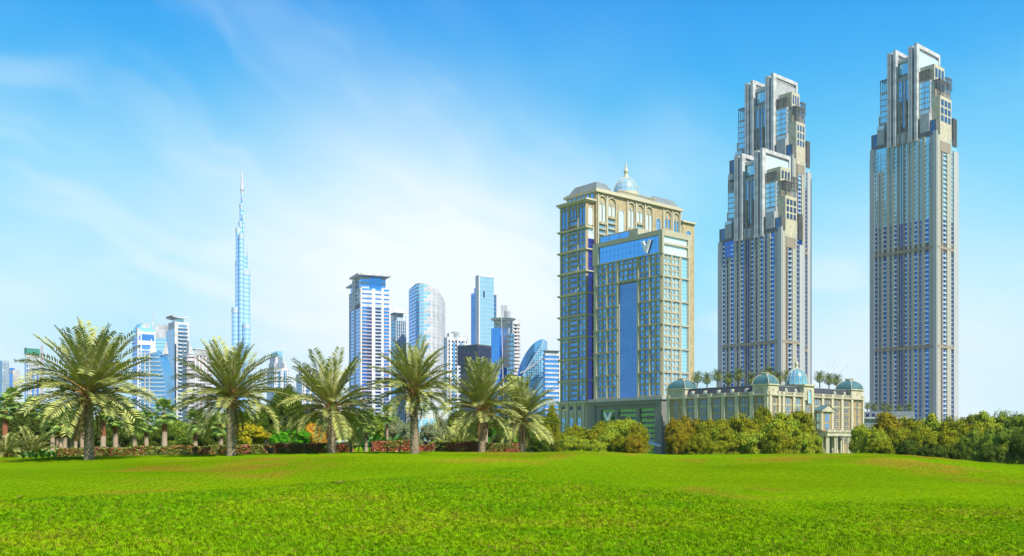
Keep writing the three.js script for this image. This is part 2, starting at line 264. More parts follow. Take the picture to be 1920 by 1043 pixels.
// ---------------------------------------------------------------- the tall glass-fronted hotel with the letter on top
{
  const B = corner('hotel_tower', 'stone gridded hotel tower with white letter V on blue glass band', 'building', 1242, 470, 1113, 1294, 50), { g, fx, su, fv, sv, a, b } = B;
  const Ht = fv(430), base = fv(746), top = fv(474.5);
  const FS = B.F, SS = B.S, pane = [], rest = new G();
  let count = 0;
  const window_ = (f, u0, u1, v0, v1) => { const q_ = hash(Math.round(u0 * 7), Math.round(v0 * 5), 3), m = f.s ? (q_ < .7 ? M.sky : M.skyB) : q_ < .55 ? M.blue : q_ < .8 ? M.blueB : M.blueC; if (count++ < 300) piece('window', m, g, f, u0, u1, v0, v1, -.55, -.42); else (f.s ? restS : restF).face(f).box(u0, u1, v0, v1, -.55, -.42); };
  const restF = new G(), restS = new G();
  const body = new G(); body.box(-a + .5, -.5, BASE, Ht - 3, -b + .3, -.62); body.mesh('core_wall', M.greyStone, g);
  const pier = new G(FS), spF = new G(FS), spS = new G(SS), pierS = new G(SS), frames = new G();
  const pairsF = [[1220, 1236], [1199.5, 1215.5], [1140, 1154.5], [1121.5, 1135.5]].map(p => p.map(q => fx(q)));
  const cen = [fx(1160.7), fx(1194)], n = 12, fl = (top - base) / n;
  // piers between the bays, each one its own mesh
  const edges = [[-a, pairsF[3][0]], [pairsF[3][1], pairsF[2][0]], [pairsF[2][1], cen[0]], [cen[1], pairsF[1][0]], [pairsF[1][1], pairsF[0][0]], [pairsF[0][1], 0]];
  edges.forEach(([u0, u1]) => { piece('pier', M.towerStone, g, FS, u0, u1, base + .6, top, -.62, 0); piece('pilaster', M.towerStone, g, FS, u0 + (u1 - u0) * .22, u0 + (u1 - u0) * .66, base + .6, top - .3, 0, .35); });
  const cTop = fv(532, fx(1177));
  for (let k = 0; k < n; k++) {
    const v = base + .6 + k * fl, h = fl;
    for (const [u0, u1] of pairsF) {
      spF.box(u0, u1, v, v + h * .21, -.6, -.03); spF.box(u0, u1, v + h * .51, v + h * .65, -.6, -.2); const um = (u0 + u1) / 2; spF.box(um - .6, um + .6, v, v + h, -.6, -.12);
      for (const [p, q] of [[u0 + .15, um - .6], [um + .6, u1 - .15]]) for (const [r, s] of [[.21, .51], [.65, .97]]) window_(FS, p + .15, q, v + h * r, v + h * s);
    }
    if (v > cTop - .5) { const w = (cen[1] - cen[0]) / 4; spF.box(cen[0], cen[1], v, v + h * .21, -.6, -.03); spF.box(cen[0], cen[1], v + h * .51, v + h * .65, -.6, -.2); for (let q = 0; q < 4; q++) { const u = cen[0] + q * w; spF.box(u + w - .7, u + w, v, v + h, -.6, -.12); for (const [r, s] of [[.21, .51], [.65, .97]]) window_(FS, u + .1, u + w - .7, v + h * r, v + h * s); } }
  }
  // the recessed strip of curtain wall, with its mullions
  piece('curtain_wall', M.curtain, g, FS, cen[0], cen[1], base + .6, cTop, -.60, -.50);
  const mul = new G(FS); for (let q = 0; q <= 10; q++) { const u = cen[0] + (cen[1] - cen[0]) * q / 10; mul.box(u - .08, u + .08, base + .6, cTop, -.52, -.38); } for (let v = base + 2; v < cTop; v += 1.45) mul.box(cen[0], cen[1], v, v + .12, -.52, -.40); mul.mesh('mullions', M.cool, g, 'stuff');
  // right face
  const pairsS = [[1245.5, 1257], [1261, 1273]].map(p => p.map(q => su(q))), strip = [su(1278.5), su(1289.5)];
  [[0.02, pairsS[0][0]], [pairsS[0][1], pairsS[1][0]], [pairsS[1][1], strip[0]], [strip[1], b]].forEach(([u0, u1]) => { piece('pier', M.towerStone, g, SS, u0, u1, base + .6, top, -.62, 0); piece('pilaster', M.towerStone, g, SS, u0 + (u1 - u0) * .3, u0 + (u1 - u0) * .75, base + .6, top - .3, 0, .35); });
  for (let k = 0; k < n; k++) {
    const v = base + .6 + k * fl, h = fl;
    for (const [u0, u1] of pairsS) { const um = (u0 + u1) / 2; spS.box(u0, u1, v, v + h * .21, -.6, -.03); spS.box(u0, u1, v + h * .51, v + h * .65, -.6, -.2); spS.box(um - .55, um + .55, v, v + h, -.6, -.12); for (const [p, q] of [[u0 + .1, um - .55], [um + .55, u1 - .1]]) for (const [r, s] of [[.21, .51], [.65, .97]]) window_(SS, p, q, v + h * r, v + h * s); }
    if (k % 2 === 0) spS.box(strip[0], strip[1], v, v + .7, -.6, -.03);
  }
  for (let k = 0; k < 6; k++) for (let q = 0; q < 6; q++) for (let e = 0; e < 2; e++) { const v = base + 1.4 + k * 2 * fl + q * (2 * fl - .9) / 6, u = strip[0] + (strip[1] - strip[0]) * e / 2; piece('strip_window', M.sky, g, SS, u + .08, u + (strip[1] - strip[0]) / 2 - .08, v, v + (2 * fl - .9) / 6 - .15, -.56, -.44); }
  for (let k = 0; k < n; k += 2) { const v = base + .6 + k * fl; spF.box(-a, cen[0], v - .1, v + .5, -.05, .42); spF.box(cen[1], 0.4, v - .1, v + .5, -.05, .42); spS.box(-.4, b, v - .1, v + .5, -.05, .42); }
  spF.mesh('spandrels', M.towerStone, g, 'stuff'); spS.mesh('spandrels', M.towerStone, g, 'stuff');
  restF.mesh('upper_windows', M.blue, g, 'stuff'); restS.mesh('side_windows', M.sky, g, 'stuff');
  // top band with the big blue panel and its letter
  const pv0 = fv(472), pv1 = fv(439), pu0 = fx(1122.5), pu1 = fx(1235.8);
  piece('parapet', M.towerStone, g, FS, -a - .4, .4, pv1, Ht, -1.4, .4); piece('lintel', M.towerStone, g, FS, -a - .4, .4, top, pv0, -1, .4);
  piece('panel_jamb', M.towerStone, g, FS, -a - .4, pu0, pv0, pv1, -1, .4); piece('panel_jamb', M.towerStone, g, FS, pu1, .4, pv0, pv1, -1, .4);
  const nP = 15; for (let q = 0; q < nP; q++) for (let e = 0; e < 3; e++) { const w = (pu1 - pu0) / nP, hh = (pv1 - pv0) / 3; piece('panel_pane', M.royal, g, FS, pu0 + q * w + .06, pu0 + (q + 1) * w - .06, pv0 + e * hh + .05, pv0 + (e + 1) * hh - .05, -.56, -.40); }
  piece('panel_back', M.cool, g, FS, pu0, pu1, pv0, pv1, -.61, -.53);
  piece('parapet', M.towerStone, g, SS, .41, b + .4, sv(441, 0), Ht, -1.4, .4); piece('lintel', M.towerStone, g, SS, .41, b + .4, top, sv(476, 0), -1, .4); piece('lintel', M.towerStone, g, SS, .41, b + .4, sv(457, 0), sv(453, 0), -1, .38);
  for (const [y0, y1] of [[453, 441], [476, 457]]) { const v0 = sv(y0, 0), v1 = sv(y1, 0), s0 = su(1244.5), s1 = su(1289); piece('panel_jamb', M.towerStone, g, SS, .41, s0, v0, v1, -1, .37); piece('panel_jamb', M.towerStone, g, SS, s1, b + .4, v0, v1, -1, .37); for (let q = 0; q < 8; q++) { const w = (s1 - s0) / 8; piece('panel_pane', M.ice, g, SS, s0 + q * w + .05, s0 + (q + 1) * w - .05, v0 + .05, v1 - .05, -.6, -.4); } }
  const roof = new G(); roof.box(-a + 1, -1, Ht - 3, Ht - 1.2, -b + 1, -1.4); roof.mesh('roof', M.concrete, g);
  const ph = new G(); ph.box(fx(1123, -6), fx(1196, -6), Ht - 1.3, fv(428, fx(1180), -6), -16, -6); ph.mesh('penthouse', M.towerStone, g);
  for (let q = 0; q < 3; q++) { const u0 = fx(1123, -6) + 1, w = (fx(1180, -6) - u0) / 3; piece('penthouse_window', M.royal, g, FS, u0 + q * w + .3, u0 + (q + 1) * w - .3, Ht - 1, fv(430.5, fx(1180), -6), -6.02, -5.9); }
  const letter = (u, v, w, h, z) => {
    const s = new THREE.Shape(); s.moveTo(0, h); s.lineTo(w * .27, h); s.lineTo(w * .50, h * .42); s.lineTo(w * .73, h); s.lineTo(w, h); s.lineTo(w * .60, 0); s.lineTo(w * .44, 0); s.closePath();
    const L = new G(); const e = new THREE.ExtrudeGeometry(s, { depth: .9, bevelEnabled: true, bevelSize: .05, bevelThickness: .05, bevelSegments: 1 }); e.translate(u, v, z); L.add(e);
    for (const t of [.15, .8]) L.bar([u + w * t, v + h * .92, z + .2], [u + w * t, v + h * .92, -.5], .1); L.bar([u + w * .52, v + h * .2, z + .2], [u + w * .52, v + h * .2, -.5], .1);
    L.mesh('letter_v', M.signWhite, g);
  };
  letter(fx(1204.8), fv(475, fx(1212)), fx(1222) - fx(1204.8), fv(452, fx(1212)) - fv(475, fx(1212)), .25);
  // the base: a stepped stone portal round a wide curtain wall
  const pb = new G(); const dep = 2.2; 
  pb.box(-a - 1.5, 2.2, base - .9, base + .6, -b - 1, 2.9); pb.mesh('base_cornice', M.concrete, g);
  const u0 = -a - .6, u1 = 1.4, i0 = fx(1128.5), i1 = fx(1230), iv = fv(767, fx(1180));
  piece('portal_pier', M.greyStone, g, FS, u0, u0 + 3.6, BASE, base - .9, -1, dep); piece('portal_pier', M.greyStone, g, FS, u1 - 4.2, u1, BASE, base - .9, -b, dep); piece('portal_lintel', M.greyStone, g, FS, u0 + 3.6, u1 - 4.2, fv(757), base - .9, -1, dep);
  piece('inner_jamb', M.greyStone, g, FS, u0 + 3.6, i0, BASE, fv(757), -1, 1); piece('inner_jamb', M.greyStone, g, FS, i1, u1 - 4.2, BASE, fv(757), -1, 1); piece('inner_lintel', M.greyStone, g, FS, i0, i1, iv, fv(757), -1, 1);
  const bays = [[1128.5, 1155.5], [1161, 1195], [1201, 1230]].map(p => p.map(q => fx(q)));
  for (const q of [[bays[0][1], bays[1][0]], [bays[1][1], bays[2][0]]]) piece('portal_column', M.greyStone, g, FS, q[0], q[1], BASE, iv, -.6, .8);
  for (const [p, q] of bays) { const nn = 4; for (let r = -4; r < 14; r++) for (let e = 0; e < nn; e++) { const hh = iv / 14; piece('portal_pane', r % 2 ? M.lawnReflectGlass : M.night, g, FS, p + (q - p) * e / nn + .07, p + (q - p) * (e + 1) / nn - .07, r * hh + (r % 2 ? -.22 : .3), (r + 1) * hh - (r % 2 ? -.22 : .3), -.3, -.12); } }  // green rows: the lawn's reflection is put into the glass colour
  piece('dark_vent', M.dark, g, FS, bays[1][0], bays[1][0] + (bays[1][1] - bays[1][0]) * .38, fv(788, fx(1165)), fv(781, fx(1165)), -.1, .1); piece('dark_vent', M.dark, g, FS, fx(1212), fx(1224), fv(786, fx(1218)), fv(780, fx(1218)), -.1, .1);
  letter(fx(1133, 1.5), fv(791, fx(1141), 1.5), fx(1150, 1.5) - fx(1133, 1.5), fv(773.5, fx(1141), 1.5) - fv(791, fx(1141), 1.5), 1.5);
}
{ // the white entrance canopy slung from cables in front of the portal
  const d = 462, t = thing('entrance_canopy', 'white curved canopy slung from cables before the hotel portal', 'canopy', X(1226, d), 0, -d, -.9), s = d / F, Q = new G(), n = 12;
  const y = (q) => Y(828, d) - 3.6 * Math.pow(q, .8) * .62 + .0; 
  for (let i = 0; i < n; i++) { const q0 = i / n, q1 = (i + 1) / n, x0 = -4 + q0 * 8.4, x1 = -4 + q1 * 8.4, w0 = 2.4 * (1 - q0 * .8), w1 = 2.4 * (1 - q1 * .8); Q.quad([x0, y(q0), w0], [x1, y(q1), w1], [x1, y(q1) + .5, -w1], [x0, y(q0) + .5, -w0]); Q.quad([x0, y(q0) - .22, w0], [x0, y(q0) + .28, -w0], [x1, y(q1) + .28, -w1], [x1, y(q1) - .22, w1]); Q.quad([x0, y(q0) - .22, w0], [x1, y(q1) - .22, w1], [x1, y(q1), w1], [x0, y(q0), w0]); }
  Q.mesh('canopy_shell', M.signWhite, t);
  const mast = new G(); mast.bar([-4.6, BASE, -2], [-4.6, Y(810, d), -2], .16); mast.mesh('mast', M.white, t);
  for (let k = 0; k < 4; k++) { const c = new G(); c.bar([-4.6, Y(811, d), -2], [-3 + k * 2, y((1 + k * 2) / 8.4) + .2, .5], .05, 4); c.mesh('cable', M.steel, t); }
}
// ---------------------------------------------------------------- the domed hotel behind it
{
  const B = corner('domed_hotel', 'tall tan stone hotel with glass dome, arched top windows and balconies', 'building', 1118, 530, 1063, 1276, 50), { g, fx, su, fv, sv, a, b } = B;
  const H = fv(353), main = new G(); main.box(-a, 0, BASE, H - 2, -b, -.01);
  main.mesh('wall', M.ochre, g);
  const side = B.S, front = B.F;
  // cornices
  const cor = (f, u0, u1, v, o) => { piece('cornice', M.creamLight, g, f, u0, u1, v - .9, v, -.8, o); };
  piece('cornice', M.creamLight, g, front, -a - 1.4, 1.4, H - 2, H - .6, -b - 1.2, 1.4);
  piece('attic', M.creamLight, g, front, -a - .4, .4, H - .6, H + .2, -b - .2, .4);
  // the front wing
  const wx1 = -1.5, wx0 = wx1 - 21.3, wz = 6, Hw = fv(371.5, wx1, wz), WF = { x: 0, z: wz, s: 0 }, WS = { x: wx1, z: wz, s: 1 };
  const wing = new G(); wing.box(wx0 + .3, wx1 - .3, BASE, Hw - .5, -.02, wz - .5); wing.mesh('wing_wall', M.ochre, g);
  const L = 195 / 21.3, U = (zx) => wx0 + (zx - 75) / L;
  const v1 = fv(424, wx1, wz), v0 = fv(752.5, wx1, wz), nb = 8, bh = (v1 - v0) / nb;
  const spand = new G(WF), bal = new G(WF), restW = new G(WF); let count = 0;
  const win = (u0, u1, va, vb, w = -.32) => { if (count++ < 260) piece('window', [M.blue, M.blue, M.blueB, M.blueC][Math.floor(hash(Math.round(u0 * 9), Math.round(va * 5), 8) * 4)], g, WF, u0, u1, va, vb, w - .1, w); else restW.box(u0, u1, va, vb, w - .1, w); };
  for (const [p, q] of [[75, 86], [131, 141], [203, 214], [261, 270]]) { piece('pier', M.creamLight, g, WF, U(p), U(q), v0, Hw - .5, -.5, .05); piece('pilaster', M.creamLight, g, WF, U(p) + .25, U(q) - .25, v0, Hw - .9, .05, .4); }
  for (let k = 0; k < nb; k++) {
    const vb = v0 + k * bh, f = bh / 4;
    for (let q = 0; q < 4; q++) {
      const v = vb + .55 + q * f;
      for (const [p, r] of [[86, 131], [214, 261]]) { const u0 = U(p), u1 = U(r), um = (u0 + u1) / 2; spand.box(u0, u1, v - .55, v + .25, -.5, -.05); spand.box(um - .3, um + .3, v + .25, v + f - .55, -.5, -.1); win(u0 + .1, um - .35, v + .25, v + f - .55); win(um + .35, u1 - .1, v + .25, v + f - .55); }
      const u0 = U(141), u1 = U(203); spand.box(u0, u1, v + f - 1.0, v + f - .55, -.5, -.2); spand.box(u0, u0 + .6, v - .55, v + f - .55, -.5, -.22); spand.box(u1 - .6, u1, v - .55, v + f - .55, -.5, -.22);
      bal.box(u0 + .2, u1 - .2, v - .5, v - .25, -.5, .95); bal.box(u0 + .2, u1 - .2, v + .4, v + .55, .8, .95);
      for (let e = 0; e <= 8; e++) { const u = u0 + .3 + (u1 - u0 - .6) * e / 8; bal.box(u - .1, u + .1, v - .25, v + .4, .8, .93); }
      for (let e = 0; e < 3; e++) { const w = (u1 - u0 - 1.4) / 3; win(u0 + .7 + e * w + .15, u0 + .7 + (e + 1) * w - .15, v - .2, v + f - 1.05, -.42); }
    }
    piece('band_cornice', M.creamLight, g, WF, wx0 - 1.3, wx1 + 1.0, vb + bh - .75, vb + bh - .1, -.4, 1.35);
    piece('band_cornice', M.creamLight, g, WF, wx0 - .7, wx1 + .5, vb + bh - 1.2, vb + bh - .75, -.4, .75);
    piece('corner_cornice', M.creamLight, g, WS, .3, 5, vb + bh - .75, vb + bh - .1, -.4, 1.0);
  }
  // tall arched windows of the wing's top storey
  const ring = new G(WF), tv = v1 + 1.2, th = Hw - 4.4 - tv;
  for (const zx of [97, 120, 226, 249]) { piece('arched_window', M.blue, g, WF, U(zx) - .95, U(zx) + .95, tv, tv + th, -.45, -.2, archGeo(th / 1.9)); archRing(ring, U(zx), tv, 1.9, th, .3, -.5, .12); }
  for (const zx of [160, 184]) { piece('arched_window', M.blue, g, WF, U(zx) - .8, U(zx) + .8, tv + 5, tv + th, -.45, -.2, archGeo((th - 5) / 1.6)); archRing(ring, U(zx), tv + 5, 1.6, th - 5, .3, -.5, .12); }
  for (let q = 0; q < 2; q++) { bal.box(U(141) + .2, U(203) - .2, tv + .3 + q * 3, tv + .6 + q * 3, -.5, .95); bal.box(U(141) + .2, U(203) - .2, tv + 1.2 + q * 3, tv + 1.4 + q * 3, .8, .95); win(U(145), U(199), tv + 1.2 + q * 3, tv + 2.8 + q * 3, -.4); }
  for (const zx of [97, 120, 160, 184, 226, 249]) { const o = new G(WF); const e = new THREE.CylinderGeometry(.5, .5, .3, 12); e.rotateX(Math.PI / 2); e.translate(U(zx), tv + th + 1.2, -.2); o.add(e); o.mesh('oculus', M.blue, g); }
  piece('wing_cornice', M.creamLight, g, WF, wx0 - 1.6, wx1 + 1.6, Hw - 1, Hw, -wz, 1.7); piece('wing_cornice', M.creamLight, g, WF, wx0 - .8, wx1 + .8, Hw - 1.8, Hw - 1, -wz, .8);
  spand.mesh('spandrels', M.creamLight, g, 'stuff'); bal.mesh('balconies', M.creamLight, g, 'stuff'); restW.mesh('lower_windows', M.blue, g, 'stuff'); ring.mesh('window_surrounds', M.creamLight, g, 'stuff');
  // right side of the wing: arched window above, dark glazed strip below
  piece('side_window', M.ice, g, WS, 1.4, 4.6, tv, tv + th, -.4, -.1, archGeo(th / 3.2)); const sr = new G(WS); archRing(sr, 3, tv, 3.2, th, .5, -.4, .15); sr.mesh('side_surround', M.creamLight, g);
  piece('side_pier', M.tan, g, WS, 0, 1.2, v0, Hw - 1.8, -.35, .02); piece('side_pier', M.tan, g, WS, 4.9, 5.9, v1, Hw - 1.8, -.35, .02);
  for (let k = 0; k < 30; k++) piece('side_strip_pane', k > 27 ? M.ice : M.violet, g, WS, 1.3, 5.9, v0 + (v1 - v0) * k / 30 + .1, v0 + (v1 - v0) * (k + 1) / 30 - .1, -.32, -.2);
  // its base
  piece('base_cornice', M.creamLight, g, WF, wx0 - 1.8, wx1 + 1.8, v0 - 1.2, v0, -wz, 2); piece('base_wall', M.creamLight, g, WF, wx0 - .7, wx1 + .7, BASE, v0 - 1.2, -wz, .5);
  const U5 = (zx) => wx0 + (zx - 62) / (242 - 62) * 21.3, gr = new G(WF);
  for (const zx of [91, 146, 200]) {
    const u = U5(zx), lv = fv(769.5, u, wz); piece('lunette', M.night, g, WF, u - 1.35, u + 1.35, lv, lv + 2.4, .42, .6, archGeo(.9)); archRing(gr, u, lv, 2.7, 2.4, .35, .4, .85);
    for (let r = 0; r < 5; r++) for (let e = 0; e < 2; e++) piece('base_window', M.mid, g, WF, u - 1.3 + e * 1.33, u - .03 + e * 1.33, 1 + r * 2.8, 3.6 + r * 2.8, .42, .56);
    gr.box(u - 1.7, u - 1.35, .5, lv - .6, .4, .8); gr.box(u + 1.35, u + 1.7, .5, lv - .6, .4, .8);
  }
  gr.mesh('base_surrounds', M.creamLight, g, 'stuff');
  for (const zx of [66, 119, 173, 228]) piece('base_pilaster', M.creamLight, g, WF, U5(zx) - .9, U5(zx) + .9, BASE, v0 - 1.2, .5, 1);
  // left face of the upper block: a row of small round-headed windows under the cornice
  for (let q = 0; q < 6; q++) piece('attic_window', M.mid, g, front, -a + 2 + q * 3.5, -a + 4 + q * 3.5, Hw + 1, Hw + 4.2, -.05, .12, archGeo(1.6));
  // right face: bays of arched windows
  const S = su, dbl = [[1121, 1136], [1138, 1154.5], [1176, 1189], [1192, 1206], [1209, 1223], [1243.5, 1258], [1260.5, 1273.5]], big = [[1157, 1172, M.ice], [1227, 1240, M.mid]];
  const vs = (py, u) => sv(py, u), bays = new G(side), rails = new G(side); 
  const colTop = H - 3.2, lowV = vs(445, 20);
  dbl.forEach(([p, q], k) => {
    const u0 = S(p), u1 = S(q), w = u1 - u0, um = (u0 + u1) / 2, long = k === 0 || k === 2 || k === 4 || k === 6, hb = long ? 11.5 : 7.5, tvs = colTop - 5.0;
    for (const e of [-1, 1]) { piece('bay_window', k < 5 ? M.ice : M.mid, g, side, um + e * w * .21 - w * .13, um + e * w * .21 + w * .13, tvs - hb + 2, tvs, -.1, .12, archGeo((hb - 2) / (w * .26))); archRing(bays, um + e * w * .21, tvs - hb + 2, w * .26, hb - 2, .25, -.1, .4); }
    archRing(bays, um, tvs - hb + 1, w * .86, hb + 3.4, .55, -.1, .75);
    const o = new G(side), e = new THREE.CylinderGeometry(.5, .5, .4, 12); e.rotateX(Math.PI / 2); e.translate(um, tvs + 1.1, .1); o.add(e); o.mesh('oculus', M.sky, g);
    for (let r = 0; r < 9; r++) { const v = tvs - hb + .6 - r * 3.1; rails.box(u0 + .5, u1 - .5, v - .3, v, 0, 1.5); rails.box(u0 + .5, u1 - .5, v + .75, v + .95, 1.35, 1.5); for (let c = 0; c <= 6; c++) { const u = u0 + .6 + (w - 1.2) * c / 6; rails.box(u - .1, u + .1, v, v + .75, 1.36, 1.48); } if (r < 4) for (let c = 0; c < 3; c++) piece('balcony_window', M.sky, g, side, u0 + .9 + (w - 1.8) * c / 3 + .1, u0 + .9 + (w - 1.8) * (c + 1) / 3 - .1, v - 2.6, v - .9, .02, .14); }
    piece('bay_pier', M.creamLight, g, side, u0 - .75, u0 + .1, 100, colTop, -.1, .9);
  });
  piece('bay_pier', M.creamLight, g, side, b - 1, b, 100, colTop, -.1, .9);
  for (const [p, q, m] of big) { const u0 = S(p), u1 = S(q), um = (u0 + u1) / 2, w = (u1 - u0) * .62, h = 19; piece('great_window', m, g, side, um - w / 2, um + w / 2, colTop - 6 - h, colTop - 6, -.1, .1, archGeo(h / w)); archRing(bays, um, colTop - 6 - h, w, h, .7, -.1, .45); const mu = new G(side); for (const e of [-.17, .17]) mu.box(um + w * e - .07, um + w * e + .07, colTop - 6 - h, colTop - 7.5, .1, .2); for (let r = 1; r < 9; r++) mu.box(um - w / 2, um + w / 2, colTop - 6 - h + r * 2, colTop - 5.9 - h + r * 2, .1, .18); mu.mesh('glazing_bars', M.white, g); }
  bays.mesh('bay_arches', M.creamLight, g, 'stuff'); rails.mesh('bay_balconies', M.creamLight, g, 'stuff');
  // low end wing on the right
  const ez = -b, end = new G(); const He = sv(415, b); end.box(-14, 1.5, BASE, He, ez - 11, ez); end.mesh('end_wall', M.ochre, g); piece('end_cornice', M.creamLight, g, { x: 0, z: ez, s: 1 }, -.8, 12, He - .8, He + .2, -14, 2.6);
  piece('end_window', M.mid, g, { x: 1.5, z: ez, s: 1 }, 3, 7.5, He - 13, He - 5.4, -.1, .12, archGeo(1.7)); const er = new G({ x: 1.5, z: ez, s: 1 }); archRing(er, 5.25, He - 13, 4.5, 7.6, .7, -.1, .4); er.mesh('end_surround', M.creamLight, g);
  // mansard roofs
  const mansard = (x0, x1, z0, z1, v, h, i) => { const r = new G(), A = [[x0, z1], [x1, z1], [x1, z0], [x0, z0]], I = [[x0 + i, z1 - i], [x1 - i, z1 - i], [x1 - i, z0 + i], [x0 + i, z0 + i]]; for (let k = 0; k < 4; k++) { const n = (k + 1) % 4; r.quad([A[k][0], v, A[k][1]], [A[n][0], v, A[n][1]], [I[n][0], v + h, I[n][1]], [I[k][0], v + h, I[k][1]]); } r.quad([I[0][0], v + h, I[0][1]], [I[1][0], v + h, I[1][1]], [I[2][0], v + h, I[2][1]], [I[3][0], v + h, I[3][1]]); r.mesh('mansard_roof', M.roofGrey, g); };
  mansard(-a + .5, -.6, -S(1150), -.6, H + .2, 4.6, 2.6); mansard(-a + .5, -.6, -b + .5, -S(1228), H + .2, 4.4, 2.6);
  // balustrade between the roofs
  const bs = new G(side); for (let u = S(1160); u < S(1227); u += 1.5) bs.box(u, u + .5, H + .2, H + 1.8, -.5, 0); bs.box(S(1158), S(1228), H + 1.8, H + 2.2, -.7, .2); bs.mesh('balustrade', M.creamLight, g);
  // the dome
  const du = S(1174, -12), dx = -12, dr = 22 * (530 + du * B.c) / F, dv = sv(363, du, dx), dh = sv(333, du, dx) - dv, dome = [];
  const D = thing, c0 = new THREE.Group(); 
  const drum = new THREE.CylinderGeometry(dr * 1.08, dr * 1.12, dv - H + 2, 24); drum.translate(dx, (dv + H - 2) / 2, -du); new G().add(drum).mesh('dome_drum', M.creamLight, g);
  const pts = []; for (let k = 0; k <= 14; k++) { const t = k / 14 * Math.PI / 2; pts.push(new THREE.Vector2(dr * Math.cos(t) + .25, dh * Math.sin(t))); }
  const lathe = new THREE.LatheGeometry(pts, 32); lathe.translate(dx, dv, -du); const dm = new G().add(lathe).mesh('glass_dome', M.domeGlass, g);
  for (let k = 0; k < 16; k++) { const r = new G(), t = k / 16 * 6.283; for (let j = 0; j < 13; j++) { const p = (j) => { const e = j / 14 * Math.PI / 2, q = dr * Math.cos(e) + .35; return [dx + Math.cos(t) * q, dv + dh * Math.sin(e), -du + Math.sin(t) * q]; }; r.bar(p(j), p(j + 1), .13, 4); } r.mesh('rib', M.creamLight, dm); }
  const hoops = new G(); for (const e of [.25, .55, .85, 1.15]) { const q = dr * Math.cos(e) + .3; for (let k = 0; k < 32; k++) { const t0 = k / 32 * 6.283, t1 = (k + 1) / 32 * 6.283; hoops.bar([dx + Math.cos(t0) * q, dv + dh * Math.sin(e), -du + Math.sin(t0) * q], [dx + Math.cos(t1) * q, dv + dh * Math.sin(e), -du + Math.sin(t1) * q], .08, 4); } } hoops.mesh('hoops', M.creamLight, dm);
  const lt = sv(308, du, dx) - dv, lp = [[1.7, dh - .2], [1.7, dh + .6], [1.1, dh + .8], [1.0, dh + 3], [1.5, dh + 3.2], [1.3, dh + 4], [.7, dh + 5.2], [.35, dh + 7.5], [.5, dh + 7.8], [.25, dh + 8.3], [.08, lt]].map(p => new THREE.Vector2(p[0], p[1])); const lg = new THREE.LatheGeometry(lp, 12); lg.translate(dx, dv, -du); new G().add(lg).mesh('lantern', M.creamLight, g);
}

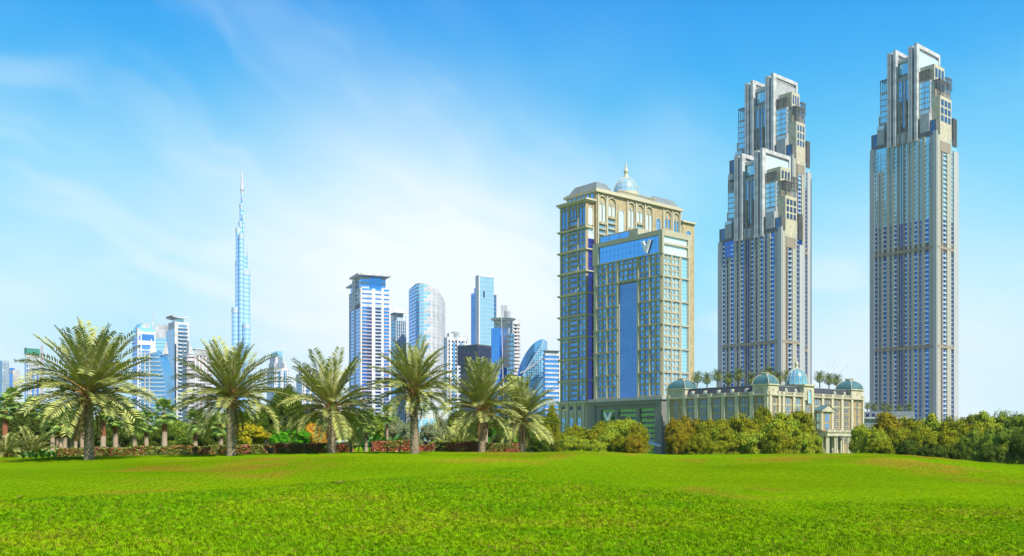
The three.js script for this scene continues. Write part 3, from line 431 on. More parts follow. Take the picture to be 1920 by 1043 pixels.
// ---------------------------------------------------------------- the low palace hotel
const palace = corner('palace_hotel', 'low cream and tan palace hotel with copper corner domes and glass dome', 'building', 1441, 410, 1252, 1618, 50);
{
  const B = palace, { g, fx, su, fv, sv, a, b } = B, P = 22.2, depth = 24, front = B.F, side = B.S;
  const body = new G(); body.box(-a, -.01, BASE, P - .4, -depth, -.01); body.box(-depth, 0, BASE, P - .6, -b, -.012); body.mesh('wall', M.tan, g);
  const deck = new G(); deck.box(-a + .6, -.6, P - .4, P + 1.2, -depth - 6, -2.6); deck.box(-depth - 8, -2.6, P - .4, P + 1.19, -b + .6, -depth); deck.mesh('roof_deck', M.concrete, g);
  const trim = new G(), sur = new G(), rest = new G();
  const rows = [[18.2, 20.9, 1], [15.1, 17.1, 0], [12.0, 14.0, 0], [8.9, 10.9, 0], [5.8, 7.8, 0], [1.4, 4.4, 1]];
  const bay = (f, u0, u1, n, m, skip = 0) => {               // n windows a row
    const w = (u1 - u0) / n, ww = Math.min(1.25, w * .5);
    rows.forEach(([v0, v1, arch], r) => {
      if (r < skip) return;
      for (let k = 0; k < n; k++) { const u = u0 + w * (k + .5) + (n === 2 ? (k ? -.18 : .18) * w : 0), W = piece(arch ? 'arched_window' : 'window', m, g, f, u - ww / 2, u + ww / 2, v0, v1, .01, .12, arch ? archGeo((v1 - v0) / ww) : unit);
        if (arch) archRing(sur.face(f), u, v0, ww, v1 - v0, .16, .01, .3); else { sur.face(f).box(u - ww / 2 - .16, u - ww / 2, v0, v1, .01, .26); sur.box(u + ww / 2, u + ww / 2 + .16, v0, v1, .01, .26); sur.box(u - ww / 2 - .16, u + ww / 2 + .16, v1, v1 + .25, .01, .3); }
        sur.box(u - ww / 2 - .25, u + ww / 2 + .25, v0 - .28, v0, .01, .36); sur.box(u - .05, u + .05, v0, v1 - (arch ? .3 : 0), .1, .17); sur.box(u - ww / 2, u + ww / 2, (v0 + v1) / 2, (v0 + v1) / 2 + .08, .1, .16); }
    });
  };
  const pil = (f, u, w, h = P - .3) => { piece('pilaster', M.creamLight, g, f, u - w / 2, u + w / 2, BASE, h, -.02, .75); piece('pier_cap', M.creamLight, g, f, u - w / 2 - .1, u + w / 2 + .1, h, h + 1.6, -.3, .85); };
  const F1 = [1285, 1307, 1332, 1357.5, 1383, 1411].map(p => fx(p));
  F1.forEach((u, k) => { pil(front, u, 1.9); if (k < 5) bay(front, u + 1, F1[k + 1] - 1, 2, M.paneDark); });
  bay(front, -a + 1.5, F1[0] - 1.4, 1, M.paneDark); pil(front, -a + .8, 1.6);
  bay(front, F1[5] + 1, -1.4, 1, M.paneDark); pil(front, -.85, 1.7); pil(side, .86, 1.68);
  const S1 = [1459.5, 1467.5, 1487, 1505].map(p => su(p)); bay(side, 2, S1[0] - 1, 1, M.paneDark); pil(side, S1[0], 1.5); pil(side, S1[1], 1.7); pil(side, S1[2], 1.7); pil(side, S1[3], 1.7); bay(side, S1[1] + 1, S1[2] - 1, 2, M.mid); bay(side, S1[2] + 1, S1[3] - 1, 2, M.mid);
  const S2 = [1522, 1541, 1559, 1577.5, 1596].map(p => su(p)); pil(side, S2[0], 1.6); bay(side, S1[3] + 1, S2[0] - .8, 2, M.mid); bay(side, S2[0] + 1, S2[1] - 1, 2, M.mid); for (let k = 1; k < 5; k++) { pil(side, S2[k], 1.8); if (k < 4) bay(side, S2[k] + 1, S2[k + 1] - 1, 2, M.paneDark); } bay(side, S2[4] + 1.4, b - 1.2, 1, M.paneDark); pil(side, b - .6, 1.2);
  trim.face(front).box(-a - .5, .5, P - .6, P - .1, -.2, .95); trim.box(-a - .3, .4, 17.55, 17.9, -.05, .3); trim.box(-a - .3, .4, 4.9, 5.3, -.05, .4); trim.face(side).box(.52, b + .5, P - .6, P - .1, -.2, .95); trim.box(.42, b + .3, 17.55, 17.9, -.05, .3); trim.box(.42, b + .3, 4.9, 5.3, -.05, .4);
  trim.mesh('string_courses', M.creamLight, g); sur.mesh('window_surrounds', M.creamLight, g, 'stuff');
  // balustrades: rail and balusters
  const bs = new G(front); const balu = (f, u0, u1) => { bs.face(f).box(u0, u1, P + .95, P + 1.2, .1, .5); for (let u = u0; u < u1; u += .55) bs.box(u, u + .26, P - .1, P + .95, .15, .45); };
  balu(front, F1[0], F1[5]); balu(side, S1[0], S1[3]); balu(side, S2[0], S2[4]); bs.mesh('balustrade', M.creamLight, g);
  // slate mansards with round dormers
  const man = (f, u0, u1, h, n, dorm) => { const r = new G(f); r.quad([u0, P - .1, -.6], [u1, P - .1, -.6], [u1, P + h, -2.4], [u0, P + h, -2.4]); r.quad([u0, P + h, -2.4], [u1, P + h, -2.4], [u1, P + h, -4], [u0, P + h, -4]); r.quad([u0, P - .1, -4], [u0, P - .1, -.6], [u0, P + h, -2.4], [u0, P + h, -4]); r.quad([u1, P - .1, -.6], [u1, P - .1, -4], [u1, P + h, -4], [u1, P + h, -2.4]); r.quad([u1, P - .1, -4], [u0, P - .1, -4], [u0, P + h, -4], [u1, P + h, -4]); const R = r.mesh('mansard_roof', M.slate, g);
    dorm.forEach(u => { const o = new G(f), e = new THREE.TorusGeometry(.62, .26, 8, 16); e.translate(u, P + 1.9, -.75); o.add(e); o.box(u - .8, u + .8, P + .5, P + 1.2, -1.6, -.6); o.box(u - .62, u + .62, P + 1.2, P + 2.9, -2.6, -.85); const dm = o.mesh('dormer', M.creamLight, R); const q = new G(f), c = new THREE.CylinderGeometry(.5, .5, .2, 14); c.rotateX(Math.PI / 2); c.translate(u, P + 1.9, -.75); q.add(c); q.mesh('dormer_window', M.mid, R); }); const cr = new G(f); cr.box(u0, u1, P + h - .05, P + h + .25, -2.7, -2.2); cr.mesh('ridge', M.roofGrey, R); };
  man(front, F1[0] - 1, F1[5] + 1, 3.9, 5, F1.slice(0, 5).map((u, k) => (u + F1[k + 1]) / 2)); man(side, S1[0] - 1, S1[3], 3.8, 2, [(S1[1] + S1[2]) / 2, (S1[2] + S1[3]) / 2 - .3]); man(side, S2[0] + 2, S2[4], 3.8, 3, [(S2[2] + S2[3]) / 2, (S2[3] + S2[4]) / 2]);
  // corner pavilions with four-sided copper domes
  const pav = (x0, x1, z0, z1) => {
    const A = new G(); A.box(x0, x1, P - .4, P + 3.9, z0, z1); const At = A.mesh('pavilion_attic', M.creamLight, g); const c = new G(); c.box(x0 - .45, x1 + .45, P + 3.9, P + 4.4, z0 - .45, z1 + .45); c.box(x0 - .25, x1 + .25, P - .1, P + .5, z0 - .25, z1 + .35); c.mesh('pavilion_cornice', M.creamLight, At);
    const cx = (x0 + x1) / 2, cz = (z0 + z1) / 2, rx = (x1 - x0) / 2, rz = (z1 - z0) / 2, n = 9, h = 4.2, d = new G(); const ring = (k) => { const t = k / n * 1.32; return [Math.cos(t), Math.sin(t) / Math.sin(1.32) * h]; };
    for (let k = 0; k < n; k++) { const [r0, y0] = ring(k), [r1, y1] = ring(k + 1), q = [[-1, 1], [1, 1], [1, -1], [-1, -1]]; for (let e = 0; e < 4; e++) { const p = q[e], o = q[(e + 1) % 4]; d.quad([cx + p[0] * rx * r0, P + 4.4 + y0, cz + p[1] * rz * r0], [cx + o[0] * rx * r0, P + 4.4 + y0, cz + o[1] * rz * r0], [cx + o[0] * rx * r1, P + 4.4 + y1, cz + o[1] * rz * r1], [cx + p[0] * rx * r1, P + 4.4 + y1, cz + p[1] * rz * r1]); } }
    const D = d.mesh('copper_dome', M.copper, At); const rib = new G(); for (const [p, q] of [[-1, 1], [1, 1], [1, -1], [-1, -1]]) for (let k = 0; k < n; k++) { const [r0, y0] = ring(k), [r1, y1] = ring(k + 1); rib.bar([cx + p * rx * r0, P + 4.45 + y0, cz + q * rz * r0], [cx + p * rx * r1, P + 4.45 + y1, cz + q * rz * r1], .16, 5); } const tr = ring(n)[0] + .04; rib.box(cx - rx * tr, cx + rx * tr, P + 4.3 + h, P + 4.9 + h, cz - rz * tr, cz + rz * tr); rib.mesh('dome_ribs', M.creamLight, At);
    const cre = new G(); for (let k = -2; k <= 2; k++) for (const e of [-1, 1]) { cre.box(cx + k * rx * tr / 2 - .12, cx + k * rx * tr / 2 + .12, P + 4.9 + h, P + 5.5 + h, cz + e * rz * tr - .12, cz + e * rz * tr + .12); cre.box(cx + e * rx * tr - .13, cx + e * rx * tr + .13, P + 4.9 + h, P + 5.45 + h, cz + k * rz * tr / 2 - .12, cz + k * rz * tr / 2 + .12); } cre.mesh('cresting', M.creamLight, At);
    for (const [ff, u] of [[{ x: 0, z: z1, s: 0 }, cx], [{ x: x1, z: 0, s: 1 }, -cz]]) { const o = new G(ff), e = new THREE.TorusGeometry(.55, .16, 6, 14); e.translate(u, P + 2.3, .08); o.add(e); o.mesh('medallion', M.creamLight, At); }
  };
  const pw = -(F1[5] + 0) ; pav(F1[5], .2, -S1[0], .2); pav(-a - .2, F1[0], -pw * 1.05, .2); pav(-pw, .2, -b - .2, -S2[4]);
  // central pavilion and the glass dome
  const cu0 = S1[3] - .2, cu1 = S2[0] + .6; const cp = new G(); cp.box(-12, .9, P - 2, P + 4.4, -cu1, -cu0); cp.mesh('dome_pavilion', M.creamLight, g);
  piece('pavilion_cornice', M.creamLight, g, side, cu0 - .5, cu1 + .5, P + 4.4, P + 5.1, -12.5, 1.5); const um = (cu0 + cu1) / 2; const PS = { x: .9, z: 0, s: 1 }, PF = { x: 0, z: -cu0, s: 0 };
  piece('great_window', M.sky, g, PS, um - 1.1, um + 1.1, P - 3.4, P + 2.6, .01, .15, archGeo(2.7)); const gr = new G(PS); archRing(gr, um, P - 3.4, 2.2, 6, .5, .01, .5); gr.face(PF); archRing(gr, -4.5, P + .6, 4.2, 3.1, .35, .01, .4); gr.mesh('great_surrounds', M.creamLight, g); piece('lunette', M.mid, g, PF, -6.6, -2.4, P + .6, P + 3.7, .01, .15, archGeo(.74));
  const dx = -5.5, du = um, dr = 20.8 * (B.d0 + du * B.c) / F, dv = P + 5.1, dh = sv(691, du, dx) - dv;
  const pr = (e) => [dr * Math.pow(Math.cos(e), .9), dh * Math.sin(e)];
  const pts = []; for (let k = 0; k <= 14; k++) { const [q, y] = pr(k / 14 * 1.45); pts.push(new THREE.Vector2(q, y)); }
  const lathe = new THREE.LatheGeometry(pts, 32); lathe.translate(dx, dv, -du); const dm = new G().add(lathe).mesh('glass_dome', M.teal, g);
  for (let k = 0; k < 16; k++) { const r = new G(), t = k / 16 * 6.283; for (let j = 0; j < 14; j++) { const p = (j) => { const [q, y] = pr(j / 14 * 1.45); return [dx + Math.cos(t) * (q + .1), dv + y, -du + Math.sin(t) * (q + .1)]; }; r.bar(p(j), p(j + 1), .12, 4); } r.mesh('rib', M.creamLight, dm); }
  const hoops = new G(); for (const e of [.02, .3, .55, .8, 1.05]) { const [q0, y] = pr(e), q = q0 + .06; for (let k = 0; k < 32; k++) { const t0 = k / 32 * 6.283, t1 = (k + 1) / 32 * 6.283; hoops.bar([dx + Math.cos(t0) * q, dv + y, -du + Math.sin(t0) * q], [dx + Math.cos(t1) * q, dv + y, -du + Math.sin(t1) * q], .07, 4); } } hoops.mesh('hoops', M.creamLight, dm);
  const lt = sv(667, du, dx) - dv, lp = [[1.2, dh - .9], [1.2, dh - .2], [.75, dh], [.7, dh + 1.6], [1, dh + 1.8], [.8, dh + 2.3], [.4, dh + 3.2], [.2, dh + 4.4], [.06, lt]].map(p => new THREE.Vector2(p[0], p[1])); const lg = new THREE.LatheGeometry(lp, 12); lg.translate(dx, dv, -du); new G().add(lg).mesh('lantern', M.creamLight, g);
  // pedimented bay and the entrance portico
  const pu0 = su(1532), pw_ = 5, pu1 = su(1596, pw_), O = { x: pw_, z: 0, s: 1 }, ev = sv(818, pu0, pw_), et = sv(806.5, pu0, pw_);
  const en = new G(); en.box(0, pw_ + .5, ev, ev + 1.7, -pu1 - .3, -pu0 + .4); en.box(0, pw_ + .9, ev + 1.7, ev + 2.1, -pu1 - .6, -pu0 + .8); en.mesh('entablature', M.creamLight, g);
  const pb = new G(side); pb.box(pu0 - .6, pu1 + .5, et - .35, et, pw_ + .2, pw_ + .6); for (let u = pu0 - .4; u < pu1; u += .6) pb.box(u, u + .28, ev + 2.1, et - .35, pw_ + .25, pw_ + .55); for (let k = 0; k < 5; k++) { const u = pu0 + (pu1 - pu0) * k / 4; pb.box(u - .45, u + .45, ev + 2.1, et + .35, pw_ + .1, pw_ + .75); } pb.mesh('portico_balustrade', M.creamLight, g);
  const col = (u, w) => { const lp = [[.62, BASE], [.62, .5 + BASE], [.46, .7 + BASE], [.46, .7], [.44, 3], [.38, ev - .9], [.5, ev - .6], [.62, ev - .3], [.62, ev]].map(p => new THREE.Vector2(...p)), l = new THREE.LatheGeometry(lp, 14); const m = new THREE.Matrix4().makeTranslation(w, 0, -u); new G().add(l, m).mesh('column', M.creamLight, g); };
  const pl = pu1 - pu0; for (const f of [.03, .1, .36, .44, .62, .70, .9, .97]) col(pu0 + pl * f, pw_ - .5); for (const w of [1.4, 2.6]) col(pu0 + .6, w);
  for (const f of [.23, .53, .80]) { const u = pu0 + pl * f; piece('portico_window', M.mid, g, side, u - .8, u + .8, -3.6, .6, .02, .2, archGeo(1.9)); piece('portico_window', M.mid, g, side, u - .75, u + .75, 2.2, ev - .6, .02, .2); }
  { const s = new G(side), u = pu0 + pl * .5; s.box(u - 1.4, u + 1.4, ev - 1.0, ev - .7, pw_ + .6, pw_ + 1.4); s.box(u - .7, u + .7, ev - .7, ev + .2, pw_ + .55, pw_ + .9); const e = new THREE.CylinderGeometry(.75, .2, .9, 12, 1, false); e.translate(u, ev - 1.7, pw_ + .9); s.add(e); s.mesh('portico_emblem', M.dark, g); }  // dark emblem shape for the unreadable portico sign, no lamp
  const q0 = su(1527), q1 = su(1561, 3.6), qw = 3.6, QS = { x: qw, z: 0, s: 1 }, QF = { x: 0, z: -q0, s: 0 }, qt = sv(772, q0, qw);
  const qb = new G(); qb.box(0, qw, et - .5, qt, -q1, -q0); qb.mesh('bay_wall', M.tan, g); for (const u of [q0 + .5, q1 - .5]) piece('bay_pilaster', M.creamLight, g, QS, u - .5, u + .5, et, qt, -.1, .3); piece('bay_pilaster', M.creamLight, g, QF, qw - .9, qw + .02, et, qt, -.1, .3); piece('bay_pilaster', M.creamLight, g, QF, .1, .9, et, qt, -.1, .3);
  const qm = (q0 + q1) / 2; for (const e of [-.75, .75]) { piece('bay_window', M.mid, g, QS, qm + e * 1.1 - .6, qm + e * 1.1 + .6, qt - 4.6, qt - 1, .01, .14); piece('bay_window', M.mid, g, QS, qm + e * 1.1 - .6, qm + e * 1.1 + .6, et + .5, et + 2.8, .01, .14); } for (const [v0, v1] of [[qt - 4.4, qt - .8], [et + .5, et + 2.7]]) piece('bay_window', M.sky, g, QF, 1.35, 2.5, v0, v1, .01, .14);
  const ped = new G(), hw = (q1 - q0) / 2 + .8, pe = qw + .8, ap = sv(761, qm, qw); ped.box(0, pe, qt, qt + .6, -q1 - .8, -q0 + .8); const z0 = -q0 + .8, z1 = -q1 - .8, zm = -qm; ped.quad([pe, qt + .6, z0], [pe, qt + .6, z1], [pe, ap, zm], [pe, ap, zm]); ped.mesh('pediment', M.creamLight, g);
  const prf = new G(); prf.quad([-.5, qt + .62, z0 + .3], [pe + .3, qt + .62, z0 + .3], [pe + .3, ap + .3, zm], [-.5, ap + .3, zm]); prf.quad([pe + .3, qt + .62, z1 - .3], [-.5, qt + .62, z1 - .3], [-.5, ap + .3, zm], [pe + .3, ap + .3, zm]); prf.mesh('pediment_roof', M.copper, g);
}
// ---------------------------------------------------------------- the three residential skyscrapers
function skyscraper(label, xc, d0, x0, x1, yBody, yTop, yBands, glassTop) {
  const B = corner('residential_tower', label, 'building', xc, d0, x0, x1, 50, null), { g, fx, su, fv, sv, a, b } = B, FS = B.F, SS = B.S, Hb = fv(yBody), Ht = fv(yTop, fx(lerp(x0, xc, .66))), fl = 3.6;
  const U = (zx) => fx(lerp(x0, xc, (zx - 52) / 338)), V = (zx) => su(lerp(xc, x1, (zx - 390) / 85));
  const core = new G(); core.box(-a + 1, -.8, 0, Hb - .5, -b + 1, -.8); core.mesh('glass_core', M.deep, g);
  if (glassTop) { const c = new G(); c.box(-a + .98, -.78, glassTop, Hb - .4, -b + .98, -.78); c.mesh('upper_glass_core', M.sky, g); }
  const end = new G(); end.box(-a - .4, -a + 1.5, 0, Hb - 8, -b, .2); end.mesh('end_pier', M.concrete, g);
  const slabs = new G(), rails = new G(), wins = new G(), lou = new G(), br = new G();
  const levels = yBands.map(y => fv(y)), isBand = (v) => levels.some(l => Math.abs(v + fl / 2 - l) < fl * .8);
  const strip = (f, u0, u1, type, top = Hb) => {
    if (type === 'c' || type === 'g' || type === 'n') { const m = { c: M.shaftStone, g: M.concrete, n: M.brown }[type], p = { c: .35, g: .5, n: .1 }[type]; piece('pier', m, g, f, u0, u1, 0, top, -1.3, p); return; }
    for (let v = 2, k = 0; v < top - fl; v += fl, k++) {
      if (isBand(v)) { lou.face(f).box(u0, u1, v, v + fl, -1.3, -.4); continue; }
      if (type === 'w') { slabs.face(f).box(u0, u1, v, v + .5, -1.3, -.35); const um = (u0 + u1) / 2; slabs.box(um - .12, um + .12, v + .5, v + fl, -1.3, -.6); }
      if (type === 'b') { rails.face(f).box(u0, u1, v, v + .28, -1.3, .15); rails.box(u0 + .05, u1 - (u1 - u0) * .2, v + .28, v + 1.1, -.05, .1); wins.face(f).box(u1 - (u1 - u0) * .2, u1, v + .28, v + fl, -1.3, -.7); }
      if (type === 's') { wins.face(f).box(u0, u1, v, v + .4, -1.3, -.8); }
    }
  };
  const list = [[52, 76, 'g'], [76, 89, 'b'], [89, 97, 'c'], [97, 108, 'w'], [108, 118, 'c'], [118, 136, 'b'], [136, 150, 'c'], [150, 162, 'w'], [162, 173, 'c'], [173, 188, 'b'], [188, 197, 'n'], [197, 206, 's'], [206, 209, 'n'], [209, 218, 's'], [218, 228, 'n'], [228, 240, 'b'], [240, 250, 'c'], [250, 262, 'w'], [262, 276, 'c'], [276, 292, 'b'], [292, 300, 'c'], [300, 314, 'w'], [314, 330, 'c'], [330, 352, 'b'], [352, 372, 'c'], [372, 390, 'g']];
  for (const [p, q, t] of list) strip(FS, U(p), U(q), t, p === 352 ? Hb * .83 : p === 89 || p === 108 ? Hb * .92 : p === 372 ? Hb + 3 : Hb);
  { const u0 = U(352), u1 = U(372); const w = new G(FS); w.box(u0, u1, Hb * .83, Hb, -1.3, -.2); w.mesh('upper_pier', M.concrete, g); }
  const sideList = [[390, 402, 'c'], [402, 407, 'n'], [407, 411, 's'], [411, 415, 'n'], [415, 430, 'b'], [430, 445, 'c'], [445, 456, 'w'], [456, 475, 'g']];
  for (const [p, q, t] of sideList) strip(SS, V(p) + (p === 390 ? .52 : 0), V(q), t, p === 456 ? Hb - 8 : Hb);
  // small square openings up the cream side pier
  const sq = new G(SS); for (let v = 4; v < Hb - 6; v += fl) { const u = (V(390) + V(402)) / 2 + .25; sq.box(u - .25, u + .25, v + 1, v + 1.8, .3, .42); const w = (V(430) + V(445)) / 2; sq.box(w - .25, w + .25, v + 1, v + 1.8, .3, .42); } sq.mesh('vent_openings', M.dark, g, 'stuff');
  slabs.mesh('spandrels', M.pale, g, 'stuff'); rails.mesh('balconies', M.rail, g, 'stuff'); wins.mesh('balcony_partitions', M.concrete, g, 'stuff'); lou.mesh('louvres', M.louvre, g, 'stuff');
  levels.forEach(l => { piece('mechanical_band', M.brown, g, FS, -a + .2, -.1, l - 1, l + 1, -1.3, .42); piece('mechanical_band', M.brown, g, SS, .6, b - .6, l - 1, l + 1, -1.3, .42); });
  // ---- crown. Heights are fractions of the crown, lengths of the front are read off the photograph
  const K = (zx) => fx(lerp(x0, xc, (zx - 72) / 407)), Hc = Ht - Hb, h = (f) => Hb + Hc * f, box = (name, mat, X0, X1, v0, v1, z0, z1) => { const q = new G(); q.box(X0, X1, v0, v1, z0, z1); return q.mesh(name, mat, g); };
  const win = (f, mat, u0, u1, v0, v1, n, m, name = 'crown_window', gu = .3, gv = .5) => { for (let i = 0; i < n; i++) for (let j = 0; j < m; j++) piece(name, mat, g, f, u0 + (u1 - u0) * i / n + gu, u0 + (u1 - u0) * (i + 1) / n - gu, v0 + (v1 - v0) * j / m + gv, v0 + (v1 - v0) * (j + 1) / m - gv, .0, .14); };
  const at = (z) => ({ x: 0, z, s: 0 }), sat = (x) => ({ x, z: 0, s: 1 });
  box('mechanical_floor', M.louvre, -a + .6, -.8, Hb - .5, h(.16), -b + 2, -.6);
  box('plant_box', M.concrete, K(114), K(156), h(.03), h(.20), -8, .1); box('plant_box', M.concrete, K(378), K(432), h(.05), h(.24), -8, .2); box('plant_box', M.concrete, K(235), K(300), h(-.02), h(.1), -8, .05);
  piece('dark_window', M.paneDark, g, at(-.5), K(88), K(112), h(.02), h(.15), -.8, .1); piece('dark_window', M.paneDark, g, at(-.5), K(440), K(465), h(.02), h(.15), -.8, .1);
  { const r = new G(); r.box(K(114), K(156), h(.20), h(.235), -.1, .0); r.box(K(378), K(432), h(.24), h(.275), .0, .1); r.mesh('glass_railing', M.rail, g); }
  // left tier and its pergola
  box('left_tier', M.concrete, K(122), K(180), h(.1), h(.60), -22, -2.5); win(at(-2.5), M.sky, K(124), K(178), h(.27), h(.58), 1, 5, 'crown_window', .4, .45); box('low_tier', M.cream, K(108), K(124), h(.1), h(.36), -20, -4);
  const perg = (X0, X1, v0, v1, z0, z1, n) => { const q = new G(); for (let i = 0; i <= n; i++) { const x = lerp(X0, X1, i / n); q.box(x - .22, x + .22, v0, v1, z1 - .5, z1); q.box(x - .18, x + .18, v1 - .5, v1, z0, z1); } for (let i = 0; i <= n; i++) { const z = lerp(z0, z1, i / n); q.box(X1 - .4, X1, v0, v1, z - .2, z + .2); } q.box(X0, X1, v1 - .3, v1 + .3, z1 - .6, z1 + .1); q.box(X1 - .5, X1 + .1, v1 - .3, v1 + .29, z0, z1); q.mesh('pergola', M.louvre, g); };
  perg(K(124), K(180), h(.60), h(.735), -10, -2.5, 5);
  // the two tall portal frames that run from front to back
  const portal = (p, q, z1, v1) => { const X0 = K(p), X1 = K(q), t = 3.0; const f = new G(); f.box(X0, X1, Hb - 2, v1, -t, 1.4); f.box(X0, X1, v1 - 3, v1 + .01, z1, -t); f.box(X0, X1, h(.3), v1 - 3, z1, z1 + 2.4); f.mesh('portal_frame', M.pale, g); };
  const zr = -Math.min(37, b + 8); portal(180, 190, zr, h(.985)); portal(194, 204, zr, h(.985)); portal(216, 232, zr, h(1)); portal(308, 318, zr, h(.985)); portal(322, 332, zr, h(.985)); portal(345, 362, zr, h(1));
  box('portal_recess', M.concrete, K(186), K(228), Hb - 2, h(.93), zr + 2.5, -1.5); box('portal_recess', M.concrete, K(312), K(356), Hb - 2, h(.93), zr + 2.5, -1.5);
  piece('slot_window', M.deep, g, at(-1.5), K(190) + .05, K(194) - .05, Hb, h(.9), 0, .3); piece('slot_window', M.deep, g, at(-1.5), K(204) + .1, K(212) - .1, Hb, h(.9), 0, .3); piece('slot_window', M.deep, g, at(-1.5), K(332) + .1, K(340) - .1, Hb, h(.9), 0, .3);
  // infill between them
  box('infill_wall', M.concrete, K(232), K(308), Hb - 2, h(.70), -20, -2); box('infill_beam', M.pale, K(232), K(308), h(.86), h(.90), -6, -2); piece('infill_pane', M.sky, g, at(-4), K(233), K(307), h(.74), h(.86), -.2, 0); box('infill_back', M.concrete, K(233), K(307), h(.70), h(.78), -20, -5);
  win(at(-2), M.mid, K(234), K(306), h(.06), h(.66), 3, 7, 'crown_window', .55, .35); for (const q of [248, 284]) box('infill_fin', M.brown, K(q), K(q + 9), Hb - 2, h(.44), -2, .3); for (const q of [258, 276]) box('infill_fin', M.pale, K(q), K(q + 5), h(.2), h(.68), -2, -.8);
  // right tier, pergola and glass
  box('right_tier', M.concrete, K(362), K(430), h(.1), h(.595), -14, -2); win(at(-2), M.sky, K(364), K(428), h(.30), h(.58), 2, 5, 'crown_window', .35, .4); win(sat(K(430)), M.mid, 3, 12, h(.30), h(.58), 1, 6); perg(K(364), K(432), h(.595), h(.70), -13, -2, 6);
  piece('portal_glass', M.ice, g, sat(K(351)), 3.2, -zr - 2.5, h(.72), h(.93), .4, .8); piece('portal_glass', M.sky, g, sat(K(222)), 3.2, -zr - 2.5, h(.72), h(.93), .4, .8);
  // sunlit cream blocks stepping down the right side
  const cb = (X1, z0, z1, v0, v1, cols, rows) => { box('stepped_block', M.creamLight, X1 - 13, X1, v0, v1, z0, z1); win(sat(X1), M.paneDark, -z1 + .8, -z0 - .8, v0 + (v1 - v0) * .42, v1 - 2, cols, rows, 'block_window', .75, .7); };
  cb(-4.5, -b * .62, -5, h(.32), h(.76), 3, 2); cb(.3, -b * .66, -4.5, Hb - 4, h(.415), 3, 3); perg(-9, .2, h(.415), h(.585), -b * .62, -5, 8);
  piece('portal_niche', M.brown, g, sat(.31), 6, b * .6, Hb - 12, Hb - 4, -1, .05); { const q = new G(); for (let i = 0; i < 7; i++) { const z = lerp(-b * .93, -b * .76, i / 6); q.box(-5, .1, Hb - 4, h(.24), z - .22, z + .22); } q.mesh('louvre_stack', M.louvre, g); } box('rear_block', M.concrete, -20, -6, Hb - 4, h(.55), -b + 1, -b * .7); perg(-14, -4, h(.55), h(.68), -b + 2, -b * .72, 4);
  box('roof_slab', M.concrete, -a + .9, -1, Hb - .5, Hb + .1, -b + .9, -1);
  return B;
}
skyscraper('tallest grey and cream skyscraper standing alone on the park side', 1757, 740, 1632, 1797, 251, 83, [462, 649], 175);
skyscraper('shorter stepped skyscraper in front of its taller twin', 1466, 742, 1347, 1508, 432, 279, [640], 0);
skyscraper('taller skyscraper rising behind a shorter stepped twin', 1487, 812, 1366, 1521, 296, 139, [470, 655], 220);

// podium beside the lone skyscraper
{ const d = 640, t = thing('podium_block', 'low grey podium block with dark openings beside the lone skyscraper', 'building', X(1640, d), 0, -d, -.3), s = d / F, q = new G(); q.box(-20 * s, 70 * s, 0, Y(772, d), -30, 0); q.mesh('wall', stone(.20, .235, .25), t); const r = new G(); r.box(-20 * s - .6, 70 * s, Y(784, d) - .6, Y(784, d) + .6, 0, 1.4); r.mesh('planter', M.concrete, t); for (let k = 0; k < 5; k++) piece('opening', M.night, t, { x: 0, z: 0, s: 0 }, (-15 + k * 10) * s, (-9 + k * 10) * s, Y(782, d), Y(775.5, d), .0, .12); }
// ---------------------------------------------------------------- the distant skyline
const bandsOn = (f, u0, u1, v0, v1, step, h, o, i = -.3) => { const q = new G(f); for (let v = v0; v < v1 - h * .5; v += step) q.box(u0, u1, v, v + h, i, o); return q; };
const finsOn = (f, u0, u1, v0, v1, n, t, o, i = -.3) => { const q = new G(f); for (let k = 0; k <= n; k++) { const u = lerp(u0, u1, k / n); q.box(u - t / 2, u + t / 2, v0, v1, i, o); } return q; };
const gridWin = (f, u0, u1, v0, v1, n, m, gu, gv, o = .08) => { const q = new G(f), w = (u1 - u0) / n, h = (v1 - v0) / m; for (let i = 0; i < n; i++) for (let j = 0; j < m; j++) q.box(u0 + i * w + w * gu / 2, u0 + (i + 1) * w - w * gu / 2, v0 + j * h + h * gv / 2, v0 + (j + 1) * h - h * gv / 2, -.2, o); return q; };
const solid = (B, name, mat, x0, x1, v0, v1, z0, z1) => { const q = new G(); q.box(x0, x1, v0, v1, z0, z1); return q.mesh(name, mat, B.g || B); };
const shell = (B, H, mat, i = .3) => solid(B, 'glass_body', mat, -B.a + i, -i, 0, H, -B.b + i, -i);

